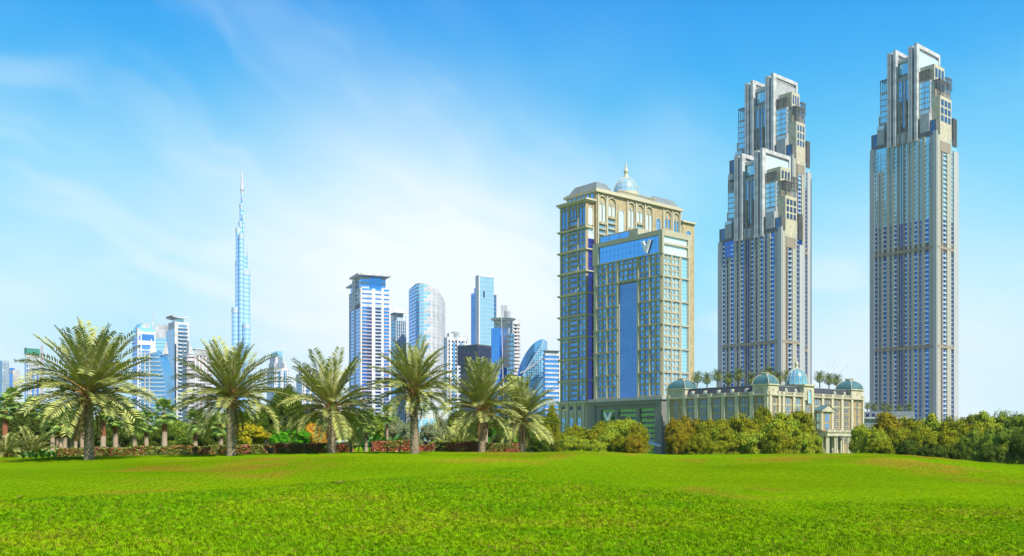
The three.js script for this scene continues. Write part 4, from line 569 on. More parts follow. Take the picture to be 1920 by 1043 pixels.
{ // white and blue tower with a winged roof
  const B = corner('winged_roof_tower', 'white banded blue glass tower with flat winged roof and red flag mast', 'building', 676, 860, 655, 731, 66), { g, a, b, F: FS, S: SS } = B, H = B.fv(540), v = (y) => B.fv(y), fl = 3.15; shell(B, H, M.royal);
  const n = Math.round(H / fl);
  bandsOn(FS, -a, 0, 0, H, fl, .75, .1).mesh('left_floor_bands', M.white, g, 'stuff'); const hi = v(575);
  const cols = [[0, .04], [.38, .49], [.70, .78], [.97, 1]].map(p => p.map(q => q * b));
  cols.forEach(([p, q]) => piece('white_pier', M.white, g, SS, p, q, 0, H, -.3, .5)); for (const x of [-a, -a * .55, -a * .04]) piece('white_fin', M.white, g, FS, x, x + a * .035, 0, H, -.3, .4);
  const p1 = bandsOn(SS, cols[0][1], cols[1][0], 0, hi, fl, 1.05, .5); p1.mesh('balcony_bands', M.pink, g, 'stuff'); bandsOn(SS, cols[1][1], cols[2][0], 0, hi, fl, 1.25, .05).mesh('floor_bands', M.white, g, 'stuff'); bandsOn(SS, cols[2][1], cols[3][0], 0, hi, fl, 1.05, .4).mesh('balcony_bands', M.pink, g, 'stuff');
  gridWin(SS, cols[1][1] + .3, cols[2][0] - .3, 1.25, hi, 4, Math.round((hi - 1.2) / fl), .12, .5, -.02).mesh('dark_windows', M.night, g, 'stuff'); gridWin(SS, b * .22, cols[1][0], .9, hi, 3, Math.round(hi / fl), .35, .45, .0).mesh('balcony_doors', M.night, g, 'stuff');
  bandsOn(SS, 0, b, hi, H + .5, fl * 1.3, fl * .85, .35).mesh('top_bands', M.white, g); bandsOn(FS, -a, 0, hi, H + .5, fl * 1.3, fl * .85, .35).mesh('top_bands', M.white, g);
  const Hp = v(517); solid(B, 'penthouse', M.royal, -a * .55, -1, H, Hp, -b * .86, -.8); bandsOn(SS, 1, b * .3, H, Hp, 4.2, 1.5, -.5, -2).mesh('penthouse_bands', M.white, g); bandsOn(SS, b * .72, b * .86, H, Hp, 4.2, 1.5, -.5, -2).mesh('penthouse_bands', M.white, g); bandsOn({ x: 0, z: -.8, s: 0 }, -a * .55, -1, H, Hp, 4.2, 1.5, .3).mesh('penthouse_bands', M.white, g); bandsOn(SS, b * .3, b * .72, H + 1, Hp, 1.2, .2, -.6, -1.5).mesh('penthouse_louvres', M.blue, g);
  solid(B, 'roof_wing', M.white, -a * .62, 6, Hp, Hp + 1.6, -b * .98, 4); solid(B, 'stair_core', M.white, -a * .66, -a * .40, H - 16, Hp - .5, -6, 1); solid(B, 'stair_slot', M.cool, -a * .55, -a * .51, H - 15, Hp - 2, 0, 1.3); solid(B, 'rear_turret', M.royal, -a * .98, -a * .70, H, v(526), -8, -1); solid(B, 'rear_turret_roof', M.white, -a * 1.25, -a * .68, v(526), v(526) + 1.2, -9, 1); { const q = new G(); q.bar([-a * .3, Hp, -b * .08], [-a * .3, v(508), -b * .08], .35, 6, .1); q.mesh('mast', paint(.5, .05, .1), g); }
  solid(B, 'sunken_roof', M.dark, -a * .4, -a * .04, H - 17, H - 14, -4, .7);
}
function prismTower(name, label, pts, d, px, py, opt) {      // a tower on a curved plan; pts in pixels sideways and metres back
  const g = thing(name, label, 'building', X(px, d), 0, -d), s = d / F, P = pts.map(([x, z]) => [(x - px) * s, -z]), H = Y(py, d); return { g, P, H, s };
}
{ // curved white tower with blue ribbons
  const d = 900, pts = [[761, 26], [779.5, 0], [787, -4], [795, -5], [803, -4], [811, 0], [818, 6], [824, 14], [828, 23], [830, 34], [826, 60], [770, 60]], { g, P, s } = prismTower('curved_tower', 'curved white tower with blue ribbon windows and a sloping top', pts, d, 779, 532);
  const top = [535.5, 532, 532, 533, 535, 538, 542, 547, 552, 558, 556, 540].map(y => Y(y, d)), body = new G(), n = P.length; for (let k = 0; k < n; k++) { const e = (k + 1) % n; body.quad([P[k][0], 0, P[k][1]], [P[e][0], 0, P[e][1]], [P[e][0], top[e], P[e][1]], [P[k][0], top[k], P[k][1]]); } for (let k = 1; k < n - 1; k++) body.tri([P[0][0], top[0], P[0][1]], [P[k][0], top[k], P[k][1]], [P[k + 1][0], top[k + 1], P[k + 1][1]]); body.mesh('wall', M.white, g);
  const fl = 3.35, rib = new G(), lite = new G(), dots = new G(), R = rng(5);
  for (let v = 1, r = 0; v < top[1] - 2; v += fl, r++) { rib.seg(P[0], P[1], v + 1.1, Math.min(v + fl, top[0] - .3), -.2, .12);
    const stop = (r % 3 === 0 ? 3.1 : r % 3 === 1 ? 3.8 : 4.5); for (let k = 1; k < 5; k++) { const f = clamp(stop - k, 0, 1); if (f > .1 && v + fl < Math.min(top[k], top[k + 1])) { const e = [lerp(P[k][0], P[k + 1][0], f), lerp(P[k][1], P[k + 1][1], f)]; lite.seg(P[k], e, v + 1.2, v + fl, -.2, .12); } }
    for (let k = 3; k < 9; k++) for (let e = 0; e < 3; e++) { if (k + e / 3 < stop + .25 || v + fl > Math.min(top[k], top[k + 1]) - 1) continue; const A = [lerp(P[k][0], P[k + 1][0], (e + .25) / 3), lerp(P[k][1], P[k + 1][1], (e + .25) / 3)], Bq = [lerp(P[k][0], P[k + 1][0], (e + .6) / 3), lerp(P[k][1], P[k + 1][1], (e + .6) / 3)]; dots.seg(A, Bq, v + 1.3, v + 2.9, -.1, .08); } }
  rib.mesh('ribbon_windows', M.royal, g, 'stuff'); lite.mesh('curved_ribbon_windows', M.sky, g, 'stuff'); dots.mesh('small_windows', M.cool, g, 'stuff');
}
{ const B = corner('grey_blue_tower', 'grey blue tower with tall window strips beside the curved white tower', 'building', 742, 980, 733, 761, 62), { g, a, b } = B, H = B.fv(602); shell(B, H, M.mid); bandsOn(B.F, -a, 0, 0, H, 3.4, .8, .1).mesh('floor_bands', M.cool, g, 'stuff'); bandsOn(B.S, 0, b, 0, H, 3.4, .7, .1).mesh('floor_bands', M.cool, g, 'stuff'); for (const f of [0, .2, .42, .6, .8, .97]) piece('pier', M.pale, g, B.S, f * b, (f + .05) * b, 0, H + 1, -.3, .6); solid(B, 'roof_cap', M.cool, -a + 1, -2, H, B.fv(588), -b * .8, -2); solid(B, 'roof_slab', M.roofGrey, -a, 1, B.fv(588), B.fv(586), -b * .85, 1); }
{ const d = 1150, t = thing('domed_roof_tower', 'white tower with rounded roof far behind the grey blue tower', 'building', X(747, d), 0, -d), s = d / F, q = new THREE.CylinderGeometry(14 * s, 14 * s, Y(592, d), 24); q.translate(0, Y(592, d) / 2, 0); new G().add(q).mesh('wall', M.white, t); const h = new THREE.SphereGeometry(14 * s, 24, 8, 0, 6.283, 0, 1.57); h.scale(1, .85, 1); h.translate(0, Y(592, d), 0); new G().add(h).mesh('round_roof', M.white, t); const r = new G(); for (let v = 6; v < Y(592, d); v += 5) { const c = new THREE.CylinderGeometry(14.1 * s, 14.1 * s, 1.6, 24, 1, true); c.translate(0, v, 0); r.add(c); } r.mesh('window_ribbons', M.cool, t, 'stuff'); }
function gridTower(label, xc, d, x0, x1, yTop, th, caps, m1 = M.white, m2 = M.night, nS = 6, nF = 3) {
  const B = corner('white_grid_tower', label, 'building', xc, d, x0, x1, th), { g, a, b } = B, H = B.fv(yTop), fl = 3.3, n = Math.round(H / fl); solid(B, 'wall', m1, -a, 0, 0, H, -b, -.01);
  gridWin(B.S, b * .04, b * .96, 0, H - 2, nS, n, .45, .5).mesh('windows', m2, g, 'stuff'); gridWin(B.F, -a * .96, -a * .04, 0, H - 2, nF, n, .4, .45).mesh('side_windows', M.mid, g, 'stuff');
  for (const f of [.28, .62]) piece('window_strip', M.mid, g, B.S, b * f, b * (f + .09), 0, H - 4, -.1, .35); for (let k = 0; k < 3; k++) piece('balcony_stack', m1, g, B.S, b * (.12 + .34 * k), b * (.18 + .34 * k), 0, H - 1.5, 0, .9);
  caps.forEach(([p, q, y, m]) => { const u0 = B.su(Math.max(p, xc)), u1 = B.su(q); solid(B, 'roof_block', m || m1, -a * .8, -1, H - .1, B.fv(y), -u1, -u0 - .5); }); return B;
}
gridTower('white tower with small window grid beside the black office block', 838, 800, 832, 878, 632, 64, [[842, 860, 624], [850, 862, 621, M.cool], [862, 874, 628]]);
gridTower('stepped white tower with a pale blue cap standing alone', 514, 1150, 500, 543, 690, 60, [[514, 538, 680], [516, 534, 668], [520, 530, 658, M.sky]], M.white, M.mid, 7, 3);
gridTower('low white apartment tower half hidden behind palm fronds', 566, 900, 555, 597, 700, 62, [[568, 590, 693], [572, 584, 688]], M.white, M.night, 6, 3);
{ // black office block
  const B = corner('black_office_block', 'black glass office block with a stepped dark body', 'building', 895, 640, 858, 921, 40), { g, a, b } = B, H = B.fv(648), Hm = B.fv(683); solid(B, 'upper_block', M.night, -a, 0, Hm, H, -b, 0); solid(B, 'lower_block', M.dark, -a + 1.6, -1.2, 0, Hm, -b + 1.6, -1.2); bandsOn(B.F, -a, 0, Hm + 1, H, 3.6, .25, .08).mesh('joints', M.dark, g, 'stuff'); bandsOn(B.S, 0, b, Hm + 1, H, 3.6, .25, .08).mesh('joints', M.dark, g, 'stuff'); finsOn(B.S, .3, b, Hm, H, 7, .2, .1).mesh('mullions', M.dark, g); finsOn(B.F, -a, -.3, Hm, H, 8, .2, .1).mesh('mullions', M.dark, g); solid(B, 'roof_edge', M.dark, -a - .2, .2, H, H + .8, -b - .2, .2);
}
{ // tall glass tower of three slabs
  const B = corner('glass_slab_tower', 'tall pale blue glass tower made of three slabs of unequal height', 'building', 898, 880, 880, 935, 58), { g, a, b } = B, H = B.fv(518), v = (y) => B.fv(y), u1 = B.su(926), u2 = B.su(929);
  solid(B, 'left_slab', M.royal, -a, -1.2, 0, v(546), -u1 + 3, -2); solid(B, 'left_cap', M.mid, -a * .8, -1.2, v(546), v(536), -u1 + 6, -3); solid(B, 'centre_slab', M.sky, -6, 0, 0, H, -u1, 0); solid(B, 'right_slab', M.mid, -a * .9, -4, 0, v(549), -b, -u2); solid(B, 'link', M.dark, -a * .6, -5, 0, v(552), -u2, -u1);
  bandsOn({ x: 0, z: -2, s: 0 }, -a, -1.2, 2, v(546), 3.9, .3, .1).mesh('floor_joints', M.cool, g, 'stuff'); finsOn({ x: 0, z: -2, s: 0 }, -a + .1, -1.3, 0, v(546), 6, .35, .15).mesh('mullions', M.blue, g); bandsOn(B.S, .2, u1 - .1, 2, H, 3.9, .25, .07).mesh('floor_joints', M.white, g, 'stuff'); finsOn(B.S, .2, u1 - .2, 0, H, 9, .18, .1).mesh('mullions', M.ice, g); bandsOn({ x: -4, z: 0, s: 1 }, u2, b, 2, v(549), 3.9, .3, .1).mesh('floor_joints', M.cool, g, 'stuff'); piece('edge_fin', M.white, g, B.F, -6.1, .2, 0, H + 1, -.8, .25); piece('slot', M.night, g, B.S, B.su(906), B.su(908.5), v(557), v(545), -.1, .25); piece('roof_rim', M.white, g, B.S, .3, u1, H, H + 1.2, -6, .2);
}
{ // royal blue glass box with helipad disc and leaning lattice fin
  const B = corner('blue_glass_box', 'royal blue glass tower with a round helipad and leaning lattice fin', 'building', 937, 700, 921, 953, 48), { g, a, b } = B, H = B.fv(614), v = (y) => B.fv(y); solid(B, 'glass_body', M.royal, -a, 0, 0, H, -b, 0); bandsOn(B.S, .1, b, 3, H, 3.8, .3, .08).mesh('floor_joints', M.blue, g, 'stuff'); finsOn(B.S, .2, b - .2, 0, H, 5, .25, .1).mesh('mullions', M.blue, g); finsOn(B.F, -a + .2, -.2, 0, H, 4, .2, .08).mesh('mullions', M.blue, g); bandsOn(B.F, -a, -.1, 3, H, 3.8, .2, .06).mesh('floor_joints', M.blue, g, 'stuff');
  const c = new THREE.CylinderGeometry(9.5, 8, 1.2, 24); c.translate(-1, v(599), -b * .5); new G().add(c).mesh('helipad', M.white, g); const p = new G(); for (let k = 0; k < 6; k++) { const t = k * 1.047; p.bar([-1 + Math.cos(t) * 3, H, -b * .5 + Math.sin(t) * 3], [-1 + Math.cos(t) * 7, v(600), -b * .5 + Math.sin(t) * 7], .35, 5); } p.mesh('helipad_struts', M.white, g); solid(B, 'lift_house', M.white, -6, 2, H, v(604), -b * .5 - 4, -b * .5 + 4);
}
{ const d = 690, t = thing('lattice_tower', 'narrow dark blue tower with a leaning steel lattice screen', 'building', X(957, d), 0, -d), s = d / F, V = (y) => Y(y, d); const q = new G(); q.box(-6.5 * s, 7 * s, 0, V(626), -14, 0); q.mesh('glass_body', M.mid, t); bandsOn({ x: 0, z: 0, s: 0 }, -6.5 * s, 7 * s, 2, V(626), 3.4, .9, .15).mesh('floor_bands', M.dark, t, 'stuff'); finsOn({ x: 0, z: 0, s: 0 }, -6.5 * s, 7 * s, 0, V(626), 4, .3, .2).mesh('mullions', M.dark, t);
  const L = (u, k) => [(lerp(-11, -17.5, k) + u * lerp(3, 11, k)) * s, lerp(V(690), V(574), k), 2], scr = (du, k1, dz) => { const m = new G(), o = (p) => [p[0] + du * s, p[1], p[2] + dz]; for (let i = 0; i <= 4; i++) m.bar(o(L(i / 4, 0)), o(L(i / 4, k1)), .16, 4); for (let j = 0; j <= 26 * k1; j++) m.bar(o(L(0, j / 26)), o(L(1, j / 26)), .11, 4); m.mesh('lattice_screen', M.steel, t); }; scr(0, 1, 0); scr(6, .92, -2);
  const w = new G(); w.bar([L(0, 0)[0], 0, 1], L(0, .9), .5, 6, .3); w.mesh('leaning_mast', M.white, t); }
{ const B = corner('white_stair_tower', 'slim white tower with balconies behind the leaning lattice', 'building', 961, 900, 956, 976, 62), { g, a, b } = B, H = B.fv(599); solid(B, 'wall', M.white, -a, 0, 0, H, -b, 0); gridWin(B.S, b * .25, b * .8, 0, H - 4, 2, Math.round(H / 3.4), .3, .5).mesh('windows', M.night, g, 'stuff'); bandsOn(B.S, b * .1, b * .9, 0, H - 4, 3.4, .4, 1).mesh('balcony_slabs', M.white, g, 'stuff'); piece('pink_panel', M.pink, g, B.S, b * .55, b * .7, H * .2, H * .96, 0, .3); }
{ // sail-shaped glass building
  const d = 720, t = thing('sail_building', 'pale blue sail shaped glass building with sweeping white bands', 'building', X(992, d), 0, -d, -.25), s = d / F, V = (y) => Y(y, d);
  const curve = []; for (let k = 0; k <= 14; k++) { const q = k / 14; curve.push([lerp(970, 1018.5, q), lerp(700, 637, Math.pow(Math.sin(q * Math.PI / 2), .72))]); }
  const shape = (c, z0, z1, bottom) => { const sh = new THREE.Shape(); sh.moveTo((c[0][0] - 992) * s, bottom); c.forEach(([x, y]) => sh.lineTo((x - 992) * s, V(y))); sh.lineTo((c[c.length - 1][0] - 992) * s, bottom); const e = new THREE.ExtrudeGeometry(sh, { depth: z1 - z0, bevelEnabled: false }); e.translate(0, 0, z0); return e; };
  new G().add(shape(curve, -16, 0, 0)).mesh('glass_sail', M.mid, t);
  const inner = curve.map(([x, y], k) => [lerp(x + 8, 1018.5, k / 14), y + 9 * (1 - k / 14) + 3]); const face = new G(); face.add(shape(inner, .02, .6, 0)); face.mesh('front_face', M.sky, t);
  const wn = new G(); for (let r = 0; r < 16; r++) for (let c = 0; c < 9; c++) { const x = 980 + c * 4.2, y = 712 - r * 4.6, k = clamp((x - 978) / 40.5); const lim = lerp(700, 637, Math.pow(Math.sin(k * Math.PI / 2), .72)) + 9 * (1 - k) + 6; if (y < lim + 2 || (c + r * 3) % 7 === 0) continue; wn.box((x - 992) * s, (x + 2.0 - 992) * s, V(y + 2.2), V(y), .5, .75); } wn.mesh('windows', M.night, t, 'stuff');
  const sweep = (x0, y0, x1, y1, w) => { const b = new G(), n = 14, p = (k) => { const q = k / n; return [(lerp(x0, x1, q) - 992) * s, V(lerp(y0, y1, Math.pow(q, 1.35)))]; }; for (let k = 0; k < n; k++) { const A = p(k), Bq = p(k + 1), h = w * s; b.quad([A[0], A[1] - h, 1.1], [Bq[0], Bq[1] - h, 1.1], [Bq[0], Bq[1], 1.1], [A[0], A[1], 1.1]); b.quad([A[0], A[1], 1.1], [Bq[0], Bq[1], 1.1], [Bq[0], Bq[1], -.5], [A[0], A[1], -.5]); } b.mesh('white_sweep', M.white, t); }; sweep(975, 698, 1027, 662, 3.2); sweep(998, 720, 1030, 694, 3);
  const edge = new G(); for (let k = 0; k < 14; k++) { const A = inner[k], Bq = inner[k + 1]; edge.bar([(A[0] - 992) * s, V(A[1]), .7], [(Bq[0] - 992) * s, V(Bq[1]), .7], .5, 5); } edge.mesh('sail_edge', M.ice, t);
  const wg = new G(); wg.box(26.5 * s, 36 * s, 0, V(668), -14, .3); wg.mesh('side_wing', M.sky, t); gridWin({ x: 0, z: .3, s: 0 }, 26.8 * s, 35.5 * s, 0, V(670), 4, 16, .5, .5).mesh('wing_windows', M.mid, t, 'stuff');
}
{ const B = corner('striped_office_block', 'striped blue and white office block with a grey flat roof', 'building', 1022, 700, 1018, 1050, 70), { g, a, b } = B, H = B.fv(664); shell(B, H, M.royal); bandsOn(B.S, 0, b, 2, H, 3.3, 1.25, .4).mesh('floor_bands', M.white, g, 'stuff'); bandsOn(B.F, -a, 0, 2, H, 3.3, 1.2, .3).mesh('floor_bands', M.white, g, 'stuff'); solid(B, 'roof_storey', M.cool, -a + 1, -.5, H, B.fv(658), -b + 1, -.5); solid(B, 'roof_slab', M.roofGrey, -a - .6, .9, B.fv(658), B.fv(657), -b - .5, .9); piece('plain_band', M.pale, g, B.S, .3, b - .3, B.fv(735), B.fv(730), -.2, .6); piece('end_pier', M.white, g, B.S, b - 1, b, 0, H, -.3, .6); }
// ---- left part of the skyline
{ // chamfered glass tower with a mast
  const B = corner('chamfered_tower', 'blue glass tower with a chamfered white crown and tall mast', 'building', 257, 900, 247, 291, 50), { g, a, b } = B, H = B.fv(630), v = (y) => B.fv(y); shell(B, H, M.royal); bandsOn(B.S, 0, b, 0, v(652), 3.5, 1.5, .3).mesh('floor_bands', M.white, g, 'stuff'); bandsOn(B.F, -a, 0, 0, v(630), 3.5, .8, .2).mesh('floor_bands', M.cool, g, 'stuff'); for (const f of [0, .17, .93]) piece('white_pier', M.white, g, B.S, f * b, (f + .07) * b, 0, v(620), -.3, .55); piece('white_belt', M.white, g, B.S, .1, b, v(646), v(638), -.3, .45); piece('white_belt', M.white, g, B.S, .1, b, v(626), v(621), -.3, .45); piece('sky_lobby', M.blue, g, B.S, b * .25, b * .9, v(638), v(626), -.3, .1);
  const cr = new G(), t = v(606), m = v(621); const A = [[-a, 0], [0, 0], [0, -b], [-a, -b]], I = [[-a * .7, -3], [-3, -b * .28], [-3, -b * .72], [-a * .7, -b * .8]]; for (let k = 0; k < 4; k++) { const e = (k + 1) % 4; cr.quad([A[k][0], m, A[k][1]], [A[e][0], m, A[e][1]], [I[e][0], t, I[e][1]], [I[k][0], t, I[k][1]]); } cr.quad(...I.map(p => [p[0], t, p[1]])); cr.mesh('crown', M.sky, g); solid(B, 'crown_panel', M.white, -a * .6, -1.5, m, t + .5, -b * .70, -b * .32); solid(B, 'crown_corner', M.white, -3, .3, v(630), m + 3, -b * .12, .2); const q = new G(); q.bar([-4, v(620), -b * .95], [-4, v(584), -b * .95], .9, 6, .3); q.mesh('mast', M.white, g); }
{ const d = 1000, t = thing('white_slab_block', 'white slab building with glazed lower storeys behind the masted tower', 'building', X(300, d), 0, -d), s = d / F; const q = new G(); q.box(-9 * s, 9 * s, Y(634, d), Y(609, d), -20, 0); q.mesh('upper_wall', M.white, t); const r = new G(); r.box(-9 * s, 13 * s, 0, Y(634, d), -20, -.2); r.mesh('glass_body', M.sky, t); bandsOn({ x: 0, z: 0, s: 0 }, -9 * s, 13 * s, 0, Y(634, d), 3.6, .5, .2).mesh('floor_bands', M.cool, t, 'stuff'); }
{ // bowed balcony building with white sails on its roof
  const d = 760, t = thing('bowed_balcony_building', 'bowed grey blue balcony building with two white sail points on top', 'building', X(287, d), 0, -d), s = d / F, V = (y) => Y(y, d), prof = []; for (let k = 0; k <= 12; k++) { const q = k / 12; prof.push([lerp(296, 312.5, Math.sin(q * 1.57)), lerp(658, 735, q)]); }
  const sh = new THREE.Shape(); sh.moveTo((264 - 287) * s, 0); sh.lineTo((264 - 287) * s, V(672)); sh.lineTo((272 - 287) * s, V(666)); sh.lineTo((280 - 287) * s, V(663)); prof.forEach(([x, y]) => sh.lineTo((x - 287) * s, V(y))); sh.lineTo((312.5 - 287) * s, 0); const e = new THREE.ExtrudeGeometry(sh, { depth: 18, bevelEnabled: false }); e.translate(0, 0, -18); new G().add(e).mesh('glass_body', M.mid, t);
  const bd = new G(); for (let v = 2; v < V(662); v += 3.3) { let xr = 312.5; for (const [x, y] of prof) if (V(y) > v) xr = x; xr = Math.max(290, Math.min(312.5, xr)); bd.box((264 - 287) * s, (xr - 1.5 - 287) * s, v, v + .9, -.2, 1.1); } bd.mesh('balcony_bands', M.cool, t, 'stuff'); for (const x of [272, 280.5]) { const q = new G(); q.box((x - 287) * s, (x + 1.4 - 287) * s, 0, V(660), -.2, 1.5); q.mesh('pier', M.white, t); }
  for (const [x0, x1, y0, y1, dz] of [[281, 293, 664, 634, 0], [298, 308, 664, 638, -6]]) { const q = new G(), A = [(x0 - 287) * s, V(y0), .5 + dz], Bq = [(x1 - 287) * s, V(y0 - 2), dz - 3], T = [((x1 > 300 ? x1 - 2 : x0 + 1) - 287) * s, V(y1), dz - 1], D = [((x0 + x1) / 2 - 287) * s, V(y0), dz - 8]; q.tri(A, Bq, T); q.tri(Bq, D, T); q.tri(D, A, T); q.mesh('roof_sail', M.white, t); } }
{ // slim tower with curved roof: glass left, white balconies right
  const B = corner('curved_roof_tower', 'slim tower with blue glass flank, white balconies and upswept roof', 'building', 326, 820, 311, 354, 52), { g, a, b } = B, H = B.fv(603), v = (y) => B.fv(y); solid(B, 'glass_flank', M.mid, -a, -.4, 0, v(617), -b + 1, 0); solid(B, 'wall', M.white, -a * .8, 0, 0, H, -b, -.5); const dk = B.su(330); piece('dark_recess', M.night, g, B.S, .6, dk, 0, v(645), -.2, .1);
  const q = new G(B.S), w = new G(B.S); const b0 = B.su(333), b1 = B.su(352); for (let u = 0; u < 40; u++) { const vv = u * 3.3; if (vv > v(612)) break; q.box(b0, b1, vv, vv + 1.1, -.1, 1.2); w.box(b0 + .5, b1 - 1, vv + 1.1, vv + 3.2, -.1, .1); } q.mesh('balcony_bands', M.white, g, 'stuff'); w.mesh('balcony_windows', M.mid, g, 'stuff'); bandsOn(B.F, -a, -.5, 0, v(617), 3.5, .25, .08).mesh('floor_joints', M.sky, g, 'stuff');
  solid(B, 'roof_house', M.sky, -a * .7, -2, H, v(597), -b * .7, -3); const rf = new G(); for (let k = 0; k < 8; k++) { const f = (q) => Math.pow(q * 2 - 1, 2) * 1.3, u0 = -2 + (b + 1) * k / 8, u1 = -2 + (b + 1) * (k + 1) / 8, y0 = v(594.5) + f(k / 8), y1 = v(594.5) + f((k + 1) / 8); rf.quad([2, y0, -u0], [2, y1, -u1], [-a * .8, y1, -u1], [-a * .8, y0, -u0]); rf.quad([2, y0 - 1, -u0], [2, y1 - 1, -u1], [2, y1, -u1], [2, y0, -u0]); rf.quad([-a * .8, y0 - 1, -u0], [-a * .8, y1 - 1, -u1], [2, y1 - 1, -u1], [2, y0 - 1, -u0]); } rf.mesh('upswept_roof', M.white, g); }
{ // pink tower with horn-shaped corner peaks
  const B = corner('pink_horned_tower', 'pale pink apartment tower with horn shaped peaks on its corners', 'building', 352, 760, 342, 398, 50), { g, a, b } = B, H = B.fv(664), v = (y) => B.fv(y), pk = M.pink; solid(B, 'wall', pk, -a, 0, 0, H, -b, 0); const st = [[.0, .26], [.72, 1]]; st.forEach(([p, q]) => { bandsOn(B.S, p * b + .3, q * b - .3, 0, H, 3.3, 1.2, 1.0).mesh('balcony_bands', M.white, g, 'stuff'); gridWin(B.S, p * b + .5, q * b - .5, 0, H, 3, Math.round(H / 3.3), .3, .35).mesh('windows', M.cool, g, 'stuff'); }); bandsOn(B.F, -a, -.3, 0, H, 3.3, 1.1, .8).mesh('balcony_bands', M.white, g, 'stuff'); gridWin(B.F, -a, -.5, 0, H, 3, Math.round(H / 3.3), .3, .35).mesh('windows', M.cool, g, 'stuff'); for (const f of [.27, .42, .56, .70]) piece('pier', M.white, g, B.S, f * b, (f + .05) * b, 0, H, 0, .8); for (const f of [.35, .62]) piece('window_strip', M.cool, g, B.S, f * b, (f + .05) * b, 0, H - 6, -.1, .3); solid(B, 'belt', M.white, -a - .5, 1.2, v(718), v(716), -b - .5, 1.2);
  const horn = (u, dir) => { const q = new G(), u1 = u + dir * b * .17, y0 = H, y1 = v(640); q.quad([.5, y0, -u], [.5, y0, -u1], [.4, y0 + 3, -u1], [.3, y1, -u - .2]); q.quad([-6, y0, -u1], [-6, y0, -u], [-3, y1, -u - .2], [-5, y0 + 3, -u1]); q.quad([.5, y0, -u1], [-6, y0, -u1], [-5, y0 + 3, -u1], [.4, y0 + 3, -u1]); q.quad([.4, y0 + 3, -u1], [-5, y0 + 3, -u1], [-3, y1, -u - .2], [.3, y1, -u - .2]); q.quad([-6, y0, -u], [.5, y0, -u], [.3, y1, -u - .2], [-3, y1, -u - .2]); q.mesh('horn', M.white, g); }; horn(.5, 1); horn(b - .5, -1); const hf = new G(); hf.quad([-a, H, .2], [-a * .6, H, .2], [-a * .9, v(641), .2], [-a, v(641), .2]); hf.mesh('horn', M.white, g);
  const cr = new G(B.S); cr.quad([b * .3, H - 1, .9], [b * .75, H - 1, .9], [b * .82, v(655), 2.5], [b * .23, v(655), 2.5]); cr.quad([b * .23, v(655), 2.5], [b * .82, v(655), 2.5], [b * .82, v(655), -6], [b * .23, v(655), -6]); cr.box(b * .22, b * .83, v(655), v(654), -6, 2.8); cr.mesh('flared_crown', M.white, g); }
{ // tower under construction
  const B = corner('unfinished_tower', 'unfinished concrete tower with green netting round its top floors', 'building', 50, 760, 46, 73, 38), { g, a, b } = B, H = B.fv(662), v = (y) => B.fv(y); solid(B, 'concrete_core', M.night, -a + 1, -1, 0, H, -b + 1, -1); bandsOn(B.S, 0, b, 0, H + 1, 3.3, 1.1, .1, -1.4).mesh('floor_slabs', M.pale, g); bandsOn(B.F, -a, 0, 0, H + 1, 3.3, 1.1, .1, -1.4).mesh('floor_slabs', M.pale, g); for (let k = 0; k <= 6; k++) piece('concrete_column', M.pale, g, B.S, b * k / 6 - .5, b * k / 6 + .5, 0, H, -1.4, -.2); piece('blue_glazing', M.royal, g, B.F, -a, -.2, 0, v(680), -1.2, .2); for (const f of [.45, .8]) piece('blue_glazing', M.royal, g, B.S, b * f, b * (f + .14), 0, v(690), -1.2, .15); piece('safety_net', paint(.04, .22, .16), g, B.S, -.4, b + .4, v(664), v(652), -a, .4); piece('net_rail', M.cool, g, B.S, -.5, b + .5, v(653), v(652), -a, .5); }
{ const d = 755, t = thing('crane_mast', 'thin red and white tower crane mast beside the unfinished tower', 'crane', X(78, d), 0, -d), q = new G(), h = Y(648, d); for (const [x, z] of [[-.6, -.6], [.6, -.6], [.6, .6], [-.6, .6]]) q.bar([x, 0, z], [x, h, z], .1, 4); for (let v = 0; v < h - 2; v += 2.4) { q.bar([-.6, v, .6], [.6, v + 2.4, .6], .07, 4); q.bar([.6, v, .6], [.6, v + 2.4, -.6], .07, 4); q.bar([-.6, v, .6], [.6, v, .6], .07, 4); } q.mesh('lattice_mast', paint(.45, .18, .18), t); }
{ const spec = [['teal striped office tower with flat roof at the skyline edge', 4, 780, -12, 16, 676, M.mid, M.cool], ['plain deep blue glass block among low towers', 14, 820, 9, 26, 690, M.royal, M.blue], ['beige block with one blue glazed face', 24, 800, 18, 36, 694, M.pale, M.pale]];
  for (const [label, xc, d, x0, x1, y, m, m2] of spec) { const B = corner('low_office_tower', label, 'building', xc, d, x0, x1, 38), H = B.fv(y); solid(B, 'body', m, -B.a, 0, 0, H, -B.b, 0); bandsOn(B.S, 0, B.b, 0, H, 3.5, .8, .15).mesh('floor_bands', m2, B.g, 'stuff'); bandsOn(B.F, -B.a, 0, 0, H, 3.5, .8, .15).mesh('floor_bands', m2, B.g, 'stuff'); if (m === M.pale) piece('glazed_face', M.royal, B.g, B.F, -B.a + .4, -.4, 0, H - 3, 0, .3); finsOn(B.S, 0, B.b, 0, H, 5, .6, .3).mesh('piers', m2, B.g); } }
